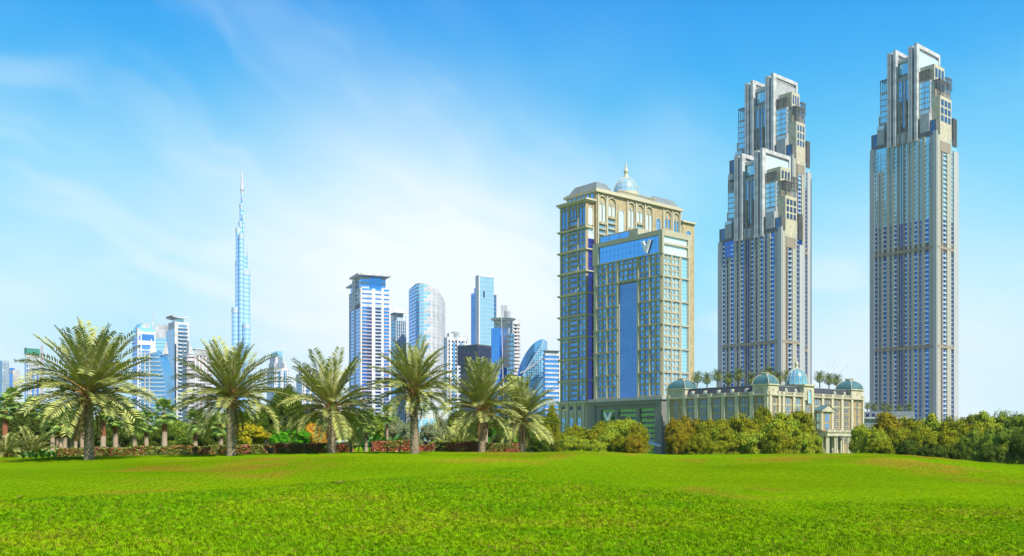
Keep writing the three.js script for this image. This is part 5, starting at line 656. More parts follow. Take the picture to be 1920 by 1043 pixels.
{ // the slender spire: a bundle of stepped tubes
  const d = 2880, t = thing('spire_skyscraper', 'very tall slender stepped silver spire skyscraper fading into haze', 'building', X(450, d), 0, -d), s = d / F, px = (zx) => (400 + zx / 2.98 - 450) * s, py = (zy) => Y(310 + zy / 2.98, d);
  const tubes = [[103, 146, 795, 0], [172, 212, 885, 14], [120, 158, 535, -6], [140, 194, 577, -20], [125, 150, 348, 0], [147, 173, 385, 10], [126, 176, 470, -26], [133, 162, 310, -14], [157, 167, 270, -8], [137, 160, 205, -18], [152, 160, 165, -14], [142, 155, 125, -22]], bandG = new G(), mech = new G();
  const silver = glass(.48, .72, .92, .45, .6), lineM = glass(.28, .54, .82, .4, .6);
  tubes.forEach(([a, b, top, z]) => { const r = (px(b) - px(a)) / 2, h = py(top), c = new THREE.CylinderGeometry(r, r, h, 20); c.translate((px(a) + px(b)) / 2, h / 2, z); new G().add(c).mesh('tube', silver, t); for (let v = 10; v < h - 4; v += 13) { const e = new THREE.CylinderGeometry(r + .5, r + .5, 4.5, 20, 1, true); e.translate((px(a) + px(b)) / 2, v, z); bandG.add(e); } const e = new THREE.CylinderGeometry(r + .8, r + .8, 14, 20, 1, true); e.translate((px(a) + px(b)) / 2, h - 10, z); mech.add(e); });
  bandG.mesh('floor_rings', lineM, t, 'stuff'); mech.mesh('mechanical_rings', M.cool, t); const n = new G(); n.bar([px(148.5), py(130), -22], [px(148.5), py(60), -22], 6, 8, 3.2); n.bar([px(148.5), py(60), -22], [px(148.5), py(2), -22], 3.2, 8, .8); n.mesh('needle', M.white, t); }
// low buildings that show between the palms
{ const spec = [['low white pavilion with a blue glazed front beyond the date palms', 798, 200, 762, 834, 764, M.sky], ['low white building glimpsed behind the fan palm trunks', 192, 170, 168, 216, 789, M.cool], ['low white wall building beside the fan palms', 404, 160, 392, 424, 812, M.night]];
  for (const [label, xm, d, x0, x1, y, m] of spec) { const t = thing('low_white_building', label, 'building', X(xm, d), 0, -d, -.12), s = d / F, H = Y(y, d), w0 = (x0 - xm) * s, w1 = (x1 - xm) * s; solid(t, 'wall', M.white, w0, w1, 0, H, -9, 0); solid(t, 'roof_edge', M.white, w0 - .3, w1 + .3, H, H + .3, -9.3, .4); const n = 5; for (let k = 0; k < n; k++) piece('window', m, t, { x: 0, z: 0, s: 0 }, lerp(w0, w1, (k + .15) / n), lerp(w0, w1, (k + .85) / n), H * .25, H * .72, .0, .1); } }
// ---------------------------------------------------------------- palms
function makeFrond(bend, seed, n = 58, len = 4, wide = 1) {   // a feather leaf along +x, bending down; leaflets both sides, orange petiole at its foot
  const R = rng(seed), g = new G(); g.c = [];
  const at = (t) => { let x = 0, y = 0; const N = 24; for (let i = 0; i < N * t; i++) { const q = (i + .5) / N, a = -bend * Math.pow(q, 1.4); x += Math.cos(a) * len / N; y += Math.sin(a) * len / N; } const a = -bend * Math.pow(t, 1.4); return { x, y, tx: Math.cos(a), ty: Math.sin(a) }; };
  for (let i = 0; i < 10; i++) { const p = at(i / 10), q = at((i + 1) / 10), r0 = lerp(.045, .008, i / 10), r1 = lerp(.045, .008, (i + 1) / 10); g.bar([p.x, p.y, 0], [q.x, q.y, 0], r0, 4, r1); const k = i / 10; g.color(lerp(.34, .24, Math.min(1, k * 2)), lerp(.19, .24, Math.min(1, k * 2)), lerp(.06, .10, Math.min(1, k * 2))); }
  for (let i = 0; i < n; i++) for (const s of [-1, 1]) {
    const t = .13 + .87 * (i + R() * .5) / n, p = at(t), L = (.74 * Math.pow(Math.sin(Math.PI * (.10 + .80 * t)), .7) + .04) * (.85 + R() * .3) * wide, fwd = .62 + .5 * t + (R() - .5) * .25, up = .30 + (R() - .5) * .35, w = .038 + .016 * R();
    const d = [Math.cos(fwd) * p.tx - p.ty * up * .8, Math.cos(fwd) * p.ty + p.tx * up * .8, s * Math.sin(fwd)], l = Math.hypot(...d), e = d.map(v => v / l), sag = .10 * L + R() * .05;
    const A = [p.x, p.y, s * .01], Mi = [p.x + e[0] * L * .5, p.y + e[1] * L * .5 - sag * .2, e[2] * L * .5], T = [p.x + e[0] * L, p.y + e[1] * L - sag, e[2] * L];
    g.quad(A, [Mi[0] - w * p.tx, Mi[1] - w * p.ty, Mi[2]], T, [Mi[0] + w * p.tx, Mi[1] + w * p.ty, Mi[2]]);
    const v = .78 + R() * .45, y = R(); g.color((.30 + .07 * y) * v, (.345 + .02 * y) * v, (.125 - .04 * y) * v);
  }
  return g.geometry();
}
const frondMat = new THREE.MeshPhysicalMaterial({ vertexColors: true, roughness: .9, side: THREE.DoubleSide, specularIntensity: .25 });
const deadMat = new THREE.MeshPhysicalMaterial({ color: C(.24, .15, .07), roughness: .95, side: THREE.DoubleSide, specularIntensity: .1 });
const fronds = [.35, .75, 1.15, 1.6, 2.0].map((b, i) => [makeFrond(b, 500 + i), makeFrond(b * 1.1, 520 + i)]);
function barkTrunk(h, r, seed) {                             // stem covered in the stubs of cut leaves
  const R = rng(seed), g = new G(); g.c = []; const n = Math.round(h * 46);
  const c = new THREE.CylinderGeometry(r * .86, r * 1.1, h, 12, 6); c.translate(0, h / 2, 0); g.add(c); g.color(.22, .165, .11);
  for (let i = 0; i < n; i++) { const y = h * (i + .5) / n, a = i * 2.39996 + R() * .3, rr = r * lerp(1.1, .86, y / h), w = .085 + R() * .03, out = .05 + .04 * R(), ca = Math.cos(a), sa = Math.sin(a), P = (o, t, dy) => [ca * (rr + o) - sa * t, y + dy, sa * (rr + o) + ca * t];
    g.tri(P(-.03, -w, 0), P(-.01, 0, -.05), P(out, 0, .10)); g.tri(P(-.01, 0, -.05), P(-.03, w, 0), P(out, 0, .10)); g.tri(P(-.03, w, 0), P(-.03, -w, 0), P(out, 0, .10)); const v = .7 + R() * .6; g.color(.38 * v, .29 * v, .20 * v); }
  return g.geometry();
}
const barkMat = new THREE.MeshStandardMaterial({ vertexColors: true, roughness: .95, side: THREE.DoubleSide });
function datePalm(px, d, crownPy, reach, seed, label, n = 54, pw = .95) {
  const R = rng(seed), x = X(px, d), gy = G0(x, d) - .05, ch = Y(crownPy, d) - gy, t = thing('date_palm', label, 'palm tree', x, gy, -d, R() * 6, 'date palms along the lawn edge'), r = .27; t.rotation.order = 'YXZ'; t.rotation.x = (R() - .5) * .07; t.rotation.z = (R() - .5) * .05;
  const tr = shade(new THREE.Mesh(barkTrunk(ch - .15, r, seed + 1), barkMat)); tr.name = 'trunk'; t.add(tr);
  const boss = new G(); boss.c = []; for (let i = 0; i < 70; i++) { const a = i * 2.39996, y = ch - .55 + .95 * i / 70, rr = r * lerp(1.25, .4, i / 70), o = .28 + R() * .22, l = lerp(.1, .75, i / 70); boss.bar([Math.cos(a) * rr * .5, y - .15, Math.sin(a) * rr * .5], [Math.cos(a) * (rr + o * (1 - l * .6)), y + l * .7, Math.sin(a) * (rr + o * (1 - l * .6))], .07, 4, .03); const v = .7 + R() * .5; boss.color(.38 * v, .21 * v, .085 * v); } boss.mesh('leaf_bases', barkMat, t);
  for (let i = 0; i < n; i++) {
    const q = (i + .5) / n, pitch = lerp(1.52, -.22, Math.pow(q, pw)) + (R() - .5) * .3, yaw = i * 2.39996 + (R() - .5) * .5, b = clamp(Math.floor((q < .3 ? 0 : q < .55 ? 1 : q < .8 ? 1.6 : 2) + R() * 1.5 - .2), 0, 3);
    const m = shade(new THREE.Mesh(fronds[b][i % 2], frondMat)); m.name = 'frond'; m.position.set(Math.cos(-yaw) * .1, ch + lerp(.35, -.25, q), Math.sin(-yaw) * .1);
    m.quaternion.setFromAxisAngle(new THREE.Vector3(0, 1, 0), yaw).multiply(new THREE.Quaternion().setFromAxisAngle(new THREE.Vector3(0, 0, 1), pitch)).multiply(new THREE.Quaternion().setFromAxisAngle(new THREE.Vector3(1, 0, 0), (R() - .5) * .9));
    const s = reach / 4 * (.88 + R() * .2) * (q > .85 ? .85 : 1); m.scale.set(s, s, s); t.add(m);
  }
  for (let i = 0; i < 4; i++) { const m = shade(new THREE.Mesh(fronds[2][i % 2], deadMat)); m.name = 'dead_frond'; m.position.y = ch - .3; m.quaternion.setFromAxisAngle(new THREE.Vector3(0, 1, 0), R() * 6.28).multiply(new THREE.Quaternion().setFromAxisAngle(new THREE.Vector3(0, 0, 1), -.75 - R() * .5)); m.scale.setScalar(reach / 4 * (.45 + R() * .2)); t.add(m); }
  return t;
}
datePalm(166, 60, 741, 4.35, 11, 'largest date palm with a wide dark crown among fan palm trunks', 76, .92);
datePalm(433, 63, 748, 3.75, 23, 'date palm before the yellow croton bush and spire skyscraper', 62, .85);
datePalm(622, 66, 768, 3.75, 37, 'date palm with a short trunk beside the orange dry shrub', 58, .78);
datePalm(777, 64, 737, 3.25, 41, 'tall trunked date palm in front of the curved white tower', 64, .98);
datePalm(903, 74, 768, 3.7, 53, 'date palm in front of the black office block', 56, 1.15);
datePalm(978, 84, 791, 3.7, 67, 'smallest date palm before the sail shaped building', 58, 1.05);

// fan palms
function makeFan(seed) {
  const R = rng(seed), g = new G(); g.c = []; g.bar([0, 0, 0], [.75, 0, 0], .025, 4, .015); g.color(.26, .20, .06); const n = 26;
  for (let i = 0; i < n; i++) { const a = lerp(-2.0, 2.0, (i + .5) / n), da = 4.0 / n * .5, L = (.78 - .1 * Math.abs(a) / 2) * (.9 + R() * .2), k = .75, fold = (i % 2 ? .03 : -.03), P = (r, an, y) => [k + Math.cos(an) * r, y, Math.sin(an) * r]; const dr = .10 + .25 * R();
    g.quad([k, 0, 0], P(L * .6, a - da, fold - .02), P(L * .6, a + da, -fold - .02), [k, 0, 0]); g.tri(P(L * .6, a - da, fold - .02), P(L, a, -dr * .6), P(L * .6, a + da, -fold - .02)); const v = .8 + R() * .4; g.color(.17 * v, .27 * v, .035 * v); }
  return g.geometry();
}
const fans = [1, 2, 3].map(makeFan), fanMat = new THREE.MeshStandardMaterial({ vertexColors: true, roughness: .5, side: THREE.DoubleSide });
const lowerBark = stone(.36, .26, .18), upperBark = stone(.24, .085, .035), darkBark = stone(.07, .035, .02);
function fanPalm(px, d, crownPy, w, seed, label, thin) {
  const R = rng(seed), x = X(px, d), gy = G0(x, d) - .05, ch = Y(crownPy, d) - gy, t = thing('fan_palm', label, 'palm tree', x, gy, -d, R() * 6, 'fan palms behind the date palms'), r = w * d / F / 2, sp = .35 + R() * .25;
  const cyl = (r0, r1, y0, y1, mat, name) => { const g = new G(), pts = []; for (let k = 0; k <= 10; k++) pts.push(new THREE.Vector2(lerp(r0, r1, k / 10) * (1 + .04 * Math.sin(k * 7.3 + seed)), lerp(y0, y1, k / 10))); g.add(new THREE.LatheGeometry(pts, 12)); g.mesh(name, mat, t); };
  cyl(r * 1.12, r * 1.0, 0, ch * sp, lowerBark, 'trunk'); cyl(r * 1.05, r * .95, ch * sp - .02, ch - .1, upperBark, 'upper_trunk');
  const n = 30; for (let i = 0; i < n; i++) { const q = (i + .5) / n, pitch = lerp(1.35, -.85, Math.pow(q, .85)) + (R() - .5) * .3, yaw = i * 2.39996 + R() * .4, m = shade(new THREE.Mesh(fans[i % 3], fanMat)); m.name = 'fan_leaf'; m.position.y = ch + lerp(.2, -.3, q); m.quaternion.setFromAxisAngle(new THREE.Vector3(0, 1, 0), yaw).multiply(new THREE.Quaternion().setFromAxisAngle(new THREE.Vector3(0, 0, 1), pitch)).multiply(new THREE.Quaternion().setFromAxisAngle(new THREE.Vector3(1, 0, 0), (R() - .5) * .5)); const s = (thin ? .7 : .84) * (.85 + R() * .3); m.scale.set(s, s, s); t.add(m); }
  return t;
}
const FL = 'fan palm with a red brown upper trunk in the grove behind the largest date palm';
[[9, 88, 764, 10], [98, 84, 779, 8], [107, 90, 790, 5], [113, 80, 792, 7], [121, 86, 787, 8], [130, 94, 800, 6], [141, 88, 790, 7], [154, 92, 770, 9], [193, 86, 766, 10], [216, 90, 782, 9], [252, 94, 792, 8], [274, 96, 792, 8], [308, 86, 773, 10], [366, 96, 792, 8], [414, 98, 795, 8]].forEach(([px, d, y, w], i) => fanPalm(px, d, y, w, 100 + i * 3, FL));
fanPalm(686, 76, 792, 6, 171, 'slender orange trunked fan palm behind the green picnic table', true); fanPalm(726, 100, 776, 4, 173, 'thin grey trunked fan palm behind the bench', true); fanPalm(912, 92, 770, 5, 175, 'thin fan palm half hidden behind a date palm trunk', true); fanPalm(962, 110, 720, 4, 177, 'tall fan palm whose crown tops the smallest date palm', true); fanPalm(22, 100, 748, 7, 181, FL); fanPalm(60, 104, 765, 7, 183, FL);

// small palms on roofs: crown in one piece, as at their size
const roofCrown = (() => { const out = []; for (const sd of [3, 4]) { const g = new G(), R = rng(sd); g.c = []; const src = [.8, 1.5, 2.1].map((b, i) => makeFrond(b, 700 + i + sd * 10, 22, 2.7, .9)), mt = new THREE.Matrix4(), q = new THREE.Quaternion(); for (let i = 0; i < 44; i++) { const k = (i + .5) / 44, pitch = lerp(1.4, -.6, Math.pow(k, .8)), yaw = i * 2.39996; q.setFromAxisAngle(new THREE.Vector3(0, 1, 0), yaw).multiply(new THREE.Quaternion().setFromAxisAngle(new THREE.Vector3(0, 0, 1), pitch)); mt.makeRotationFromQuaternion(q); const s = src[k < .35 ? 0 : k < .7 ? 1 : 2]; g.add(s, mt); const c = s.attributes.color; for (let j = 0; j < c.count; j++) g.c.push(c.getX(j) * .45, c.getY(j) * .55, c.getZ(j) * .3); } out.push(g.geometry()); } return out; })();
function roofPalm(x, y, z, h, i, label, group, s = 1) { const t = thing('roof_palm', label, 'palm tree', x, y, z, i * 1.7, group), tr = new G(); tr.bar([0, 0, 0], [0, h, 0], .26 * s, 8, .2 * s); tr.mesh('trunk', M.bark, t); const c = shade(new THREE.Mesh(roofCrown[i % 2], frondMat)); c.name = 'crown'; c.position.y = h; c.scale.setScalar(s); t.add(c); }
{
  const B = palace, th = 50 * Math.PI / 180, W = (lx, lz) => [B.g.position.x + lx * B.c + lz * -B.s, B.g.position.z + lx * B.s + lz * B.c], Pd = 22.2 + 1.2;
  [[382, 205], [462, 214], [545, 188], [638, 214], [722, 182], [828, 214]].forEach(([zx, zy], i) => { const px = 1220 + zx / 4.364, w = -9 - (i % 3) * 3, lx = B.fx(px, w), [x, z] = W(lx, w); roofPalm(x, Pd, z, B.fv(660 + zy / 4.364, lx, w) - Pd, i, 'palm on the roof terrace above the long slate mansard', 'roof palms on the palace hotel', 1.3); });
  [[935, 192], [975, 165], [1040, 208], [1120, 195]].forEach(([zx, zy], i) => { const px = 1220 + zx / 4.364, w = -16 - (i % 2) * 3, u = B.su(px, w), [x, z] = W(w, -u); roofPalm(x, Pd, z, B.sv(660 + zy / 4.364, u, w) - Pd, i, 'palm on the roof terrace between the corner dome and glass dome', 'roof palms on the palace hotel', 1.3); });
  [[1385, 200], [1460, 220], [1522, 225]].forEach(([zx, zy], i) => { const px = 1220 + zx / 4.364, w = -11, u = B.su(px, w), [x, z] = W(w, -u); roofPalm(x, Pd, z, B.sv(660 + zy / 4.364, u, w) - Pd, i, 'palm on the roof terrace between the glass dome and end dome', 'roof palms on the palace hotel', 1.3); });
  [[1627, 764], [1640, 766], [1657, 765], [1668, 768], [1687, 768], [1705, 766]].forEach(([px, py], i) => { const d = 652; roofPalm(X(px, d), 21.9, -d, Y(py, d) - 21.9 + 1.2, i, 'dark palm on the low podium beside the lone skyscraper', 'podium palms', 1.2); });
}

// ---------------------------------------------------------------- broadleaf trees, shrubs, hedges
function makeCrown(seed, clumps, leaves, size, flat = .8) {
  const R = rng(seed), g = new G(); g.c = []; const dir = () => { const u = R() * 2 - 1, a = R() * 6.283, s = Math.sqrt(1 - u * u); return [s * Math.cos(a), u, s * Math.sin(a)]; };
  for (let c = 0; c < clumps; c++) {
    const d = dir(); if (d[1] < -.55) d[1] *= -.6; const q = .48 + .38 * Math.pow(R(), .6), cc = d.map(v => v * q), cr = .20 + .20 * R(), tone = .88 + .24 * R(), warm = R();
    for (let l = 0; l < leaves; l++) {
      const n = dir(), k = cr * Math.pow(R(), .4), p = [cc[0] + n[0] * k, cc[1] + n[1] * k * flat, cc[2] + n[2] * k], o = dir(), nn = [n[0] * 1.3 + o[0] * .7, n[1] * 1.3 + o[1] * .7 + .35, n[2] * 1.3 + o[2] * .7], L = Math.hypot(...nn) || 1; for (let j = 0; j < 3; j++) nn[j] /= L;
      const e = dir(), dt = e[0] * nn[0] + e[1] * nn[1] + e[2] * nn[2], t = e.map((v, j) => v - dt * nn[j]), tl = Math.hypot(...t) || 1, s = size * (.7 + .6 * R()); for (let j = 0; j < 3; j++) t[j] *= s / tl; const b = [(nn[1] * t[2] - nn[2] * t[1]) * .55, (nn[2] * t[0] - nn[0] * t[2]) * .55, (nn[0] * t[1] - nn[1] * t[0]) * .55];
      g.quad([p[0] - t[0], p[1] - t[1], p[2] - t[2]], [p[0] - b[0], p[1] - b[1], p[2] - b[2]], [p[0] + t[0], p[1] + t[1], p[2] + t[2]], [p[0] + b[0], p[1] + b[1], p[2] + b[2]], nn);
      const v = tone * (.85 + .3 * R()); g.color(v * (.88 + .3 * warm), v, v * (1 - .3 * warm));
    }
  }
  return g.geometry();
}
const crowns = [0, 1, 2, 3, 4, 5].map(i => makeCrown(900 + i, 66, 240, .044)), bush = [0, 1, 2].map(i => makeCrown(950 + i, 46, 140, .065));
const leafMat = (r, g, b) => new THREE.MeshPhysicalMaterial({ vertexColors: true, color: C(r, g, b), roughness: .9, specularIntensity: .08, side: THREE.DoubleSide });
const T = { olive: leafMat(.165, .185, .010), brown: leafMat(.185, .155, .010), lime: leafMat(.22, .27, .02), green: leafMat(.13, .19, .022), dark: leafMat(.045, .065, .012), grey: leafMat(.17, .20, .11), bright: leafMat(.07, .26, .012), orange: leafMat(.42, .23, .03), yellow: leafMat(.27, .25, .015), mid: leafMat(.062, .095, .012) };  // dark: shade of the corner planting put into the leaf colour
let treeN = 0;
function tree(px, top, base, half, d, mat, label, group, name = 'broadleaf_tree', geos = crowns) {
  const x = X(px, d), gy = G0(x, d) - .06, yT = Y(top, d) - gy, yB = Math.max(.05, Y(base + (x > 4 && d > 100 ? 12 : 0), d) - gy), i = treeN++, R = rng(3000 + i), t = thing(name, label, geos === bush ? 'shrub' : 'tree', x, gy, -d, R() * 6.28, group);
  const ry = (yT - yB) / 1.72, rx = half * d / F, cy = yT - ry, tr = new G(); tr.bar([0, 0, 0], [.1, cy * .7, .05], Math.max(.05, rx * .055), 7, Math.max(.03, rx * .03)); for (let k = 0; k < 5; k++) { const a = k * 1.3 + R(); tr.bar([.07, cy * (.4 + .06 * k), .03], [Math.cos(a) * rx * .6, cy + ry * (.1 + .12 * k), Math.sin(a) * rx * .6], Math.max(.03, rx * .025), 5, .02); } tr.mesh(geos === bush ? 'stem_core' : 'trunk', M.bark, t);
  const c = shade(new THREE.Mesh(geos[i % geos.length], mat)); c.name = geos === bush ? 'foliage' : 'crown'; c.position.y = cy; c.scale.set(rx * 1.06, ry * 1.06, rx * (.9 + R() * .2)); t.add(c); return t;
}
const gA = 'trees before the gridded hotel tower', lA = 'rounded yellow green tree at the foot of the gridded hotel tower', lA2 = 'olive brown tree at the foot of the gridded hotel tower';
[[1046, 806, 852, 22, 132, 'olive'], [1024, 812, 852, 20, 120, 'mid'], [1070, 818, 852, 22, 118, 'lime'], [1096, 800, 850, 30, 140, 'olive'], [1092, 820, 850, 24, 116, 'lime'], [1128, 790, 848, 30, 142, 'olive'], [1160, 788, 850, 34, 138, 'lime'], [1196, 792, 850, 24, 136, 'olive'], [1140, 814, 850, 26, 116, 'lime'], [1168, 812, 851, 22, 114, 'olive'], [1192, 812, 853, 22, 112, 'brown'], [1116, 824, 850, 20, 108, 'lime'], [1078, 796, 850, 28, 146, 'olive'], [1146, 788, 850, 32, 148, 'olive'], [1180, 788, 850, 30, 148, 'lime']].forEach(([p, a, b, h, d, m]) => tree(p, a, b, h, d, T[m], m === 'lime' ? lA : m === 'olive' ? 'rounded olive tree at the foot of the gridded hotel tower' : m === 'brown' ? lA2 : 'dark green tree beside the smallest date palm', gA));
const gB = 'trees before the palace hotel', nameB = { brown: 'russet brown tree in the clump before the long palace wing', olive: 'olive green tree in the clump before the palace hotel', lime: 'light yellow green tree in the clump before the palace hotel' };
[[1272, 776, 852, 24, 142, 'brown'], [1300, 778, 852, 26, 146, 'brown'], [1270, 800, 854, 22, 126, 'brown'], [1330, 786, 852, 30, 144, 'olive'], [1310, 812, 854, 26, 124, 'olive'], [1350, 788, 852, 30, 146, 'olive'], [1318, 784, 852, 28, 152, 'olive'], [1448, 770, 852, 34, 156, 'olive'], [1376, 782, 852, 30, 152, 'olive'], [1486, 778, 852, 32, 156, 'olive'], [1392, 776, 852, 34, 148, 'olive'], [1360, 814, 853, 30, 122, 'olive'], [1432, 757, 830, 20, 154, 'olive'], [1424, 778, 852, 34, 150, 'olive'], [1466, 774, 852, 34, 146, 'lime'], [1410, 806, 853, 34, 122, 'lime'], [1456, 806, 853, 30, 120, 'olive'], [1500, 772, 850, 34, 150, 'olive'], [1496, 802, 853, 28, 122, 'lime'], [1522, 808, 853, 20, 126, 'lime'], [1336, 826, 854, 22, 112, 'olive']].forEach(([p, a, b, h, d, m]) => tree(p, a, b, h, d, T[m], nameB[m], gB));
const gC = 'trees at the right hand wood', nameC = { olive: 'olive green tree in the wood before the lone skyscraper', lime: 'pale yellow green tree in the wood before the lone skyscraper', brown: 'brownish tree in the wood beyond the sloping lawn', green: 'mid green tree in the wood beyond the sloping lawn', mid: 'dark green tree in the shaded edge of the wood' };
[[1616, 795, 852, 24, 138, 'lime'], [1640, 802, 853, 26, 124, 'lime'], [1662, 775, 852, 34, 148, 'brown'], [1680, 796, 856, 34, 126, 'olive'], [1705, 776, 852, 30, 150, 'olive'], [1742, 776, 852, 34, 152, 'lime'], [1732, 804, 858, 32, 122, 'olive'], [1780, 780, 856, 30, 150, 'olive'], [1778, 806, 862, 30, 122, 'olive'], [1812, 774, 858, 32, 148, 'olive'], [1826, 800, 866, 30, 120, 'green'], [1846, 772, 860, 34, 150, 'lime'], [1872, 798, 868, 32, 118, 'green'], [1882, 770, 860, 32, 156, 'green'], [1912, 778, 866, 32, 146, 'green'], [1920, 804, 872, 28, 116, 'mid'], [1945, 776, 870, 40, 140, 'green'], [1800, 826, 868, 22, 110, 'mid'], [1858, 832, 872, 22, 106, 'mid'], [1652, 824, 856, 24, 112, 'olive'], [1704, 826, 860, 26, 112, 'mid'], [1752, 828, 864, 24, 110, 'mid']].forEach(([p, a, b, h, d, m]) => tree(p, a, b, h, d, T[m], nameC[m], gC));
// planting behind the palms on the left
const gD = 'trees behind the palms', nameD = { mid: 'dark green tree in the planting behind the palms', green: 'mid green tree in the planting behind the palms', grey: 'grey green tree behind the tall trunked date palm', olive: 'olive tree in the planting behind the palms', dark: 'tree beside the fan palms with shade painted into its dark leaves' };
[[-6, 770, 856, 40, 98, 'dark'], [34, 780, 858, 32, 92, 'dark'], [66, 786, 858, 30, 90, 'dark'], [50, 762, 850, 34, 112, 'mid'], [96, 790, 854, 30, 100, 'dark'], [132, 800, 850, 28, 106, 'mid'], [196, 800, 846, 24, 112, 'mid'], [232, 792, 846, 28, 116, 'mid'], [262, 790, 846, 28, 118, 'green'], [296, 796, 846, 28, 112, 'mid'], [336, 790, 846, 30, 118, 'green'], [372, 788, 846, 26, 122, 'mid'], [420, 800, 846, 24, 118, 'mid'], [536, 722, 840, 34, 124, 'mid'], [500, 760, 844, 30, 116, 'mid'], [560, 760, 844, 26, 112, 'mid'], [648, 770, 846, 30, 118, 'mid'], [672, 790, 848, 26, 104, 'mid'], [700, 772, 846, 26, 120, 'green'], [742, 782, 846, 24, 112, 'grey'], [768, 790, 846, 20, 108, 'grey'], [806, 792, 848, 22, 110, 'grey'], [826, 785, 848, 20, 116, 'grey'], [848, 786, 848, 26, 120, 'green'], [884, 780, 848, 30, 118, 'mid'], [930, 786, 850, 28, 116, 'mid'], [958, 796, 850, 24, 106, 'mid'], [992, 790, 850, 26, 110, 'mid'], [1012, 780, 850, 24, 122, 'olive'], [1006, 812, 851, 22, 102, 'mid'], [1036, 748, 845, 16, 128, 'olive'], [940, 812, 851, 24, 98, 'dark'], [-30, 744, 856, 40, 120, 'mid'], [10, 776, 852, 34, 108, 'dark'], [84, 770, 850, 34, 116, 'mid'], [128, 776, 850, 32, 120, 'mid'], [176, 778, 848, 30, 122, 'mid'], [214, 784, 848, 28, 124, 'mid'], [318, 780, 848, 30, 124, 'mid'], [392, 778, 848, 30, 126, 'mid'], [446, 772, 846, 32, 124, 'mid'], [480, 764, 846, 32, 126, 'mid'], [590, 766, 846, 32, 124, 'mid'], [618, 776, 846, 28, 112, 'mid'], [684, 770, 846, 30, 126, 'mid'], [722, 776, 846, 28, 126, 'mid'], [862, 770, 848, 30, 128, 'mid'], [906, 774, 850, 30, 126, 'mid'], [946, 780, 850, 30, 124, 'mid'], [976, 784, 850, 28, 122, 'mid']].forEach(([p, a, b, h, d, m]) => tree(p, a, b, h, d, T[m], nameD[m], gD));
// shrubs
tree(472, 792, 842, 34, 84, T.yellow, 'large yellow green croton bush beside a date palm trunk', null, 'croton_bush', bush);
tree(526, 806, 842, 20, 82, T.bright, 'bright green round bush between the croton and the orange shrub', null, 'green_bush', bush); tree(556, 802, 842, 26, 86, T.bright, 'taller bright green bush beside the orange shrub', null, 'green_bush', bush);
tree(588, 792, 842, 20, 88, T.orange, 'dry orange shrub behind the flower hedge', null, 'orange_shrub', bush); tree(606, 808, 842, 16, 84, T.orange, 'lower dry orange shrub against a date palm trunk', null, 'orange_shrub', bush);
tree(820, 826, 848, 22, 82, T.lime, 'low lime green bush behind the flower hedge near the bench', null, 'green_bush', bush); tree(860, 824, 848, 20, 80, T.lime, 'low lime green bush between two date palm trunks', null, 'green_bush', bush); tree(940, 800, 840, 26, 100, T.bright, 'bright green leafy bush behind the smallest date palm', null, 'green_bush', bush);
// clumping palms near the ground
function clumpPalm(px, d, py, reach, seed, label) { const R = rng(seed), x = X(px, d), gy = G0(x, d) - .03, t = thing('clump_palm', label, 'palm', x, gy, -d, R() * 6, 'trunkless palms behind the hedge'), h = Math.max(.1, Y(py, d) - gy); for (let i = 0; i < 26; i++) { const q = (i + .5) / 26, m = shade(new THREE.Mesh(fronds[Math.min(3, 1 + Math.floor(q * 2.4))][i % 2], frondMat)); m.name = 'frond'; m.position.y = h * .3; m.quaternion.setFromAxisAngle(new THREE.Vector3(0, 1, 0), i * 2.39996).multiply(new THREE.Quaternion().setFromAxisAngle(new THREE.Vector3(0, 0, 1), lerp(1.35, .25, q))); const s = reach / 4 * (.85 + R() * .3); m.scale.set(s, s, s); t.add(m); } }
clumpPalm(866, 92, 838, 2.7, 5, 'feathery trunkless palm between two date palm trunks'); clumpPalm(836, 94, 842, 2.2, 6, 'smaller feathery trunkless palm beside the tall date palm'); clumpPalm(60, 78, 848, 2.6, 7, 'dark trunkless palm in the shaded corner of the planting'); clumpPalm(12, 76, 852, 2.4, 8, 'feathery trunkless palm at the foot of the shaded fan palms');
// broad-leaved plants
const bladeGeo = (() => { const g = new G(), n = 8, P = (t, s) => { const w = .17 * Math.sin(Math.PI * Math.pow(clamp(t * .96 + .03), .8)) + .004; return [Math.sin(t * 1.1) * .75, Math.sin(Math.min(1.57, t * 1.5)) * .9 - t * t * .12, s * w]; }; for (let i = 0; i < n; i++) { const a = i / n, b = (i + 1) / n, dn = (p) => [p[0], p[1] - .03, 0]; g.quad(P(a, 1), P(b, 1), dn(P(b, 0)), dn(P(a, 0))); g.quad(dn(P(a, 0)), dn(P(b, 0)), P(b, -1), P(a, -1)); } const o = g.geometry(); o.computeVertexNormals(); return o; })();
const bladeMat = new THREE.MeshStandardMaterial({ color: C(.055, .155, .014), roughness: .55, side: THREE.DoubleSide, map: softMap });
function broadPlant(px, d, h, n, seed, label, group) { const R = rng(seed), x = X(px, d), gy = G0(x, d) - .02, t = thing('broad_leaf_plant', label, 'plant', x, gy, -d, R() * 6, group); for (let i = 0; i < n; i++) { const m = shade(new THREE.Mesh(bladeGeo, bladeMat)); m.name = 'leaf'; m.rotation.set(0, i * 2.39996 + R(), (R() - .5) * .35, 'YXZ'); const s = h * (.7 + R() * .5); m.scale.set(s * (.6 + R() * .5), s, s); t.add(m); } }
[[44, 70, .5], [57, 67, .75], [66, 69, .55], [80, 70, .8], [91, 68, .6], [103, 71, .65]].forEach(([p, d, h], i) => broadPlant(p, d, h, 9, 40 + i, 'glossy broad leaved plant in the dark bed at the lawn corner', 'plants in the corner bed'));
[[703, 82, 1.6], [716, 86, 1.4], [733, 86, 1.5], [753, 80, 1.5], [683, 88, 1.2]].forEach(([p, d, h], i) => broadPlant(p, d, h, 7, 60 + i, 'banana like plant with upright leaves behind the picnic table', 'banana plants behind the hedge'));
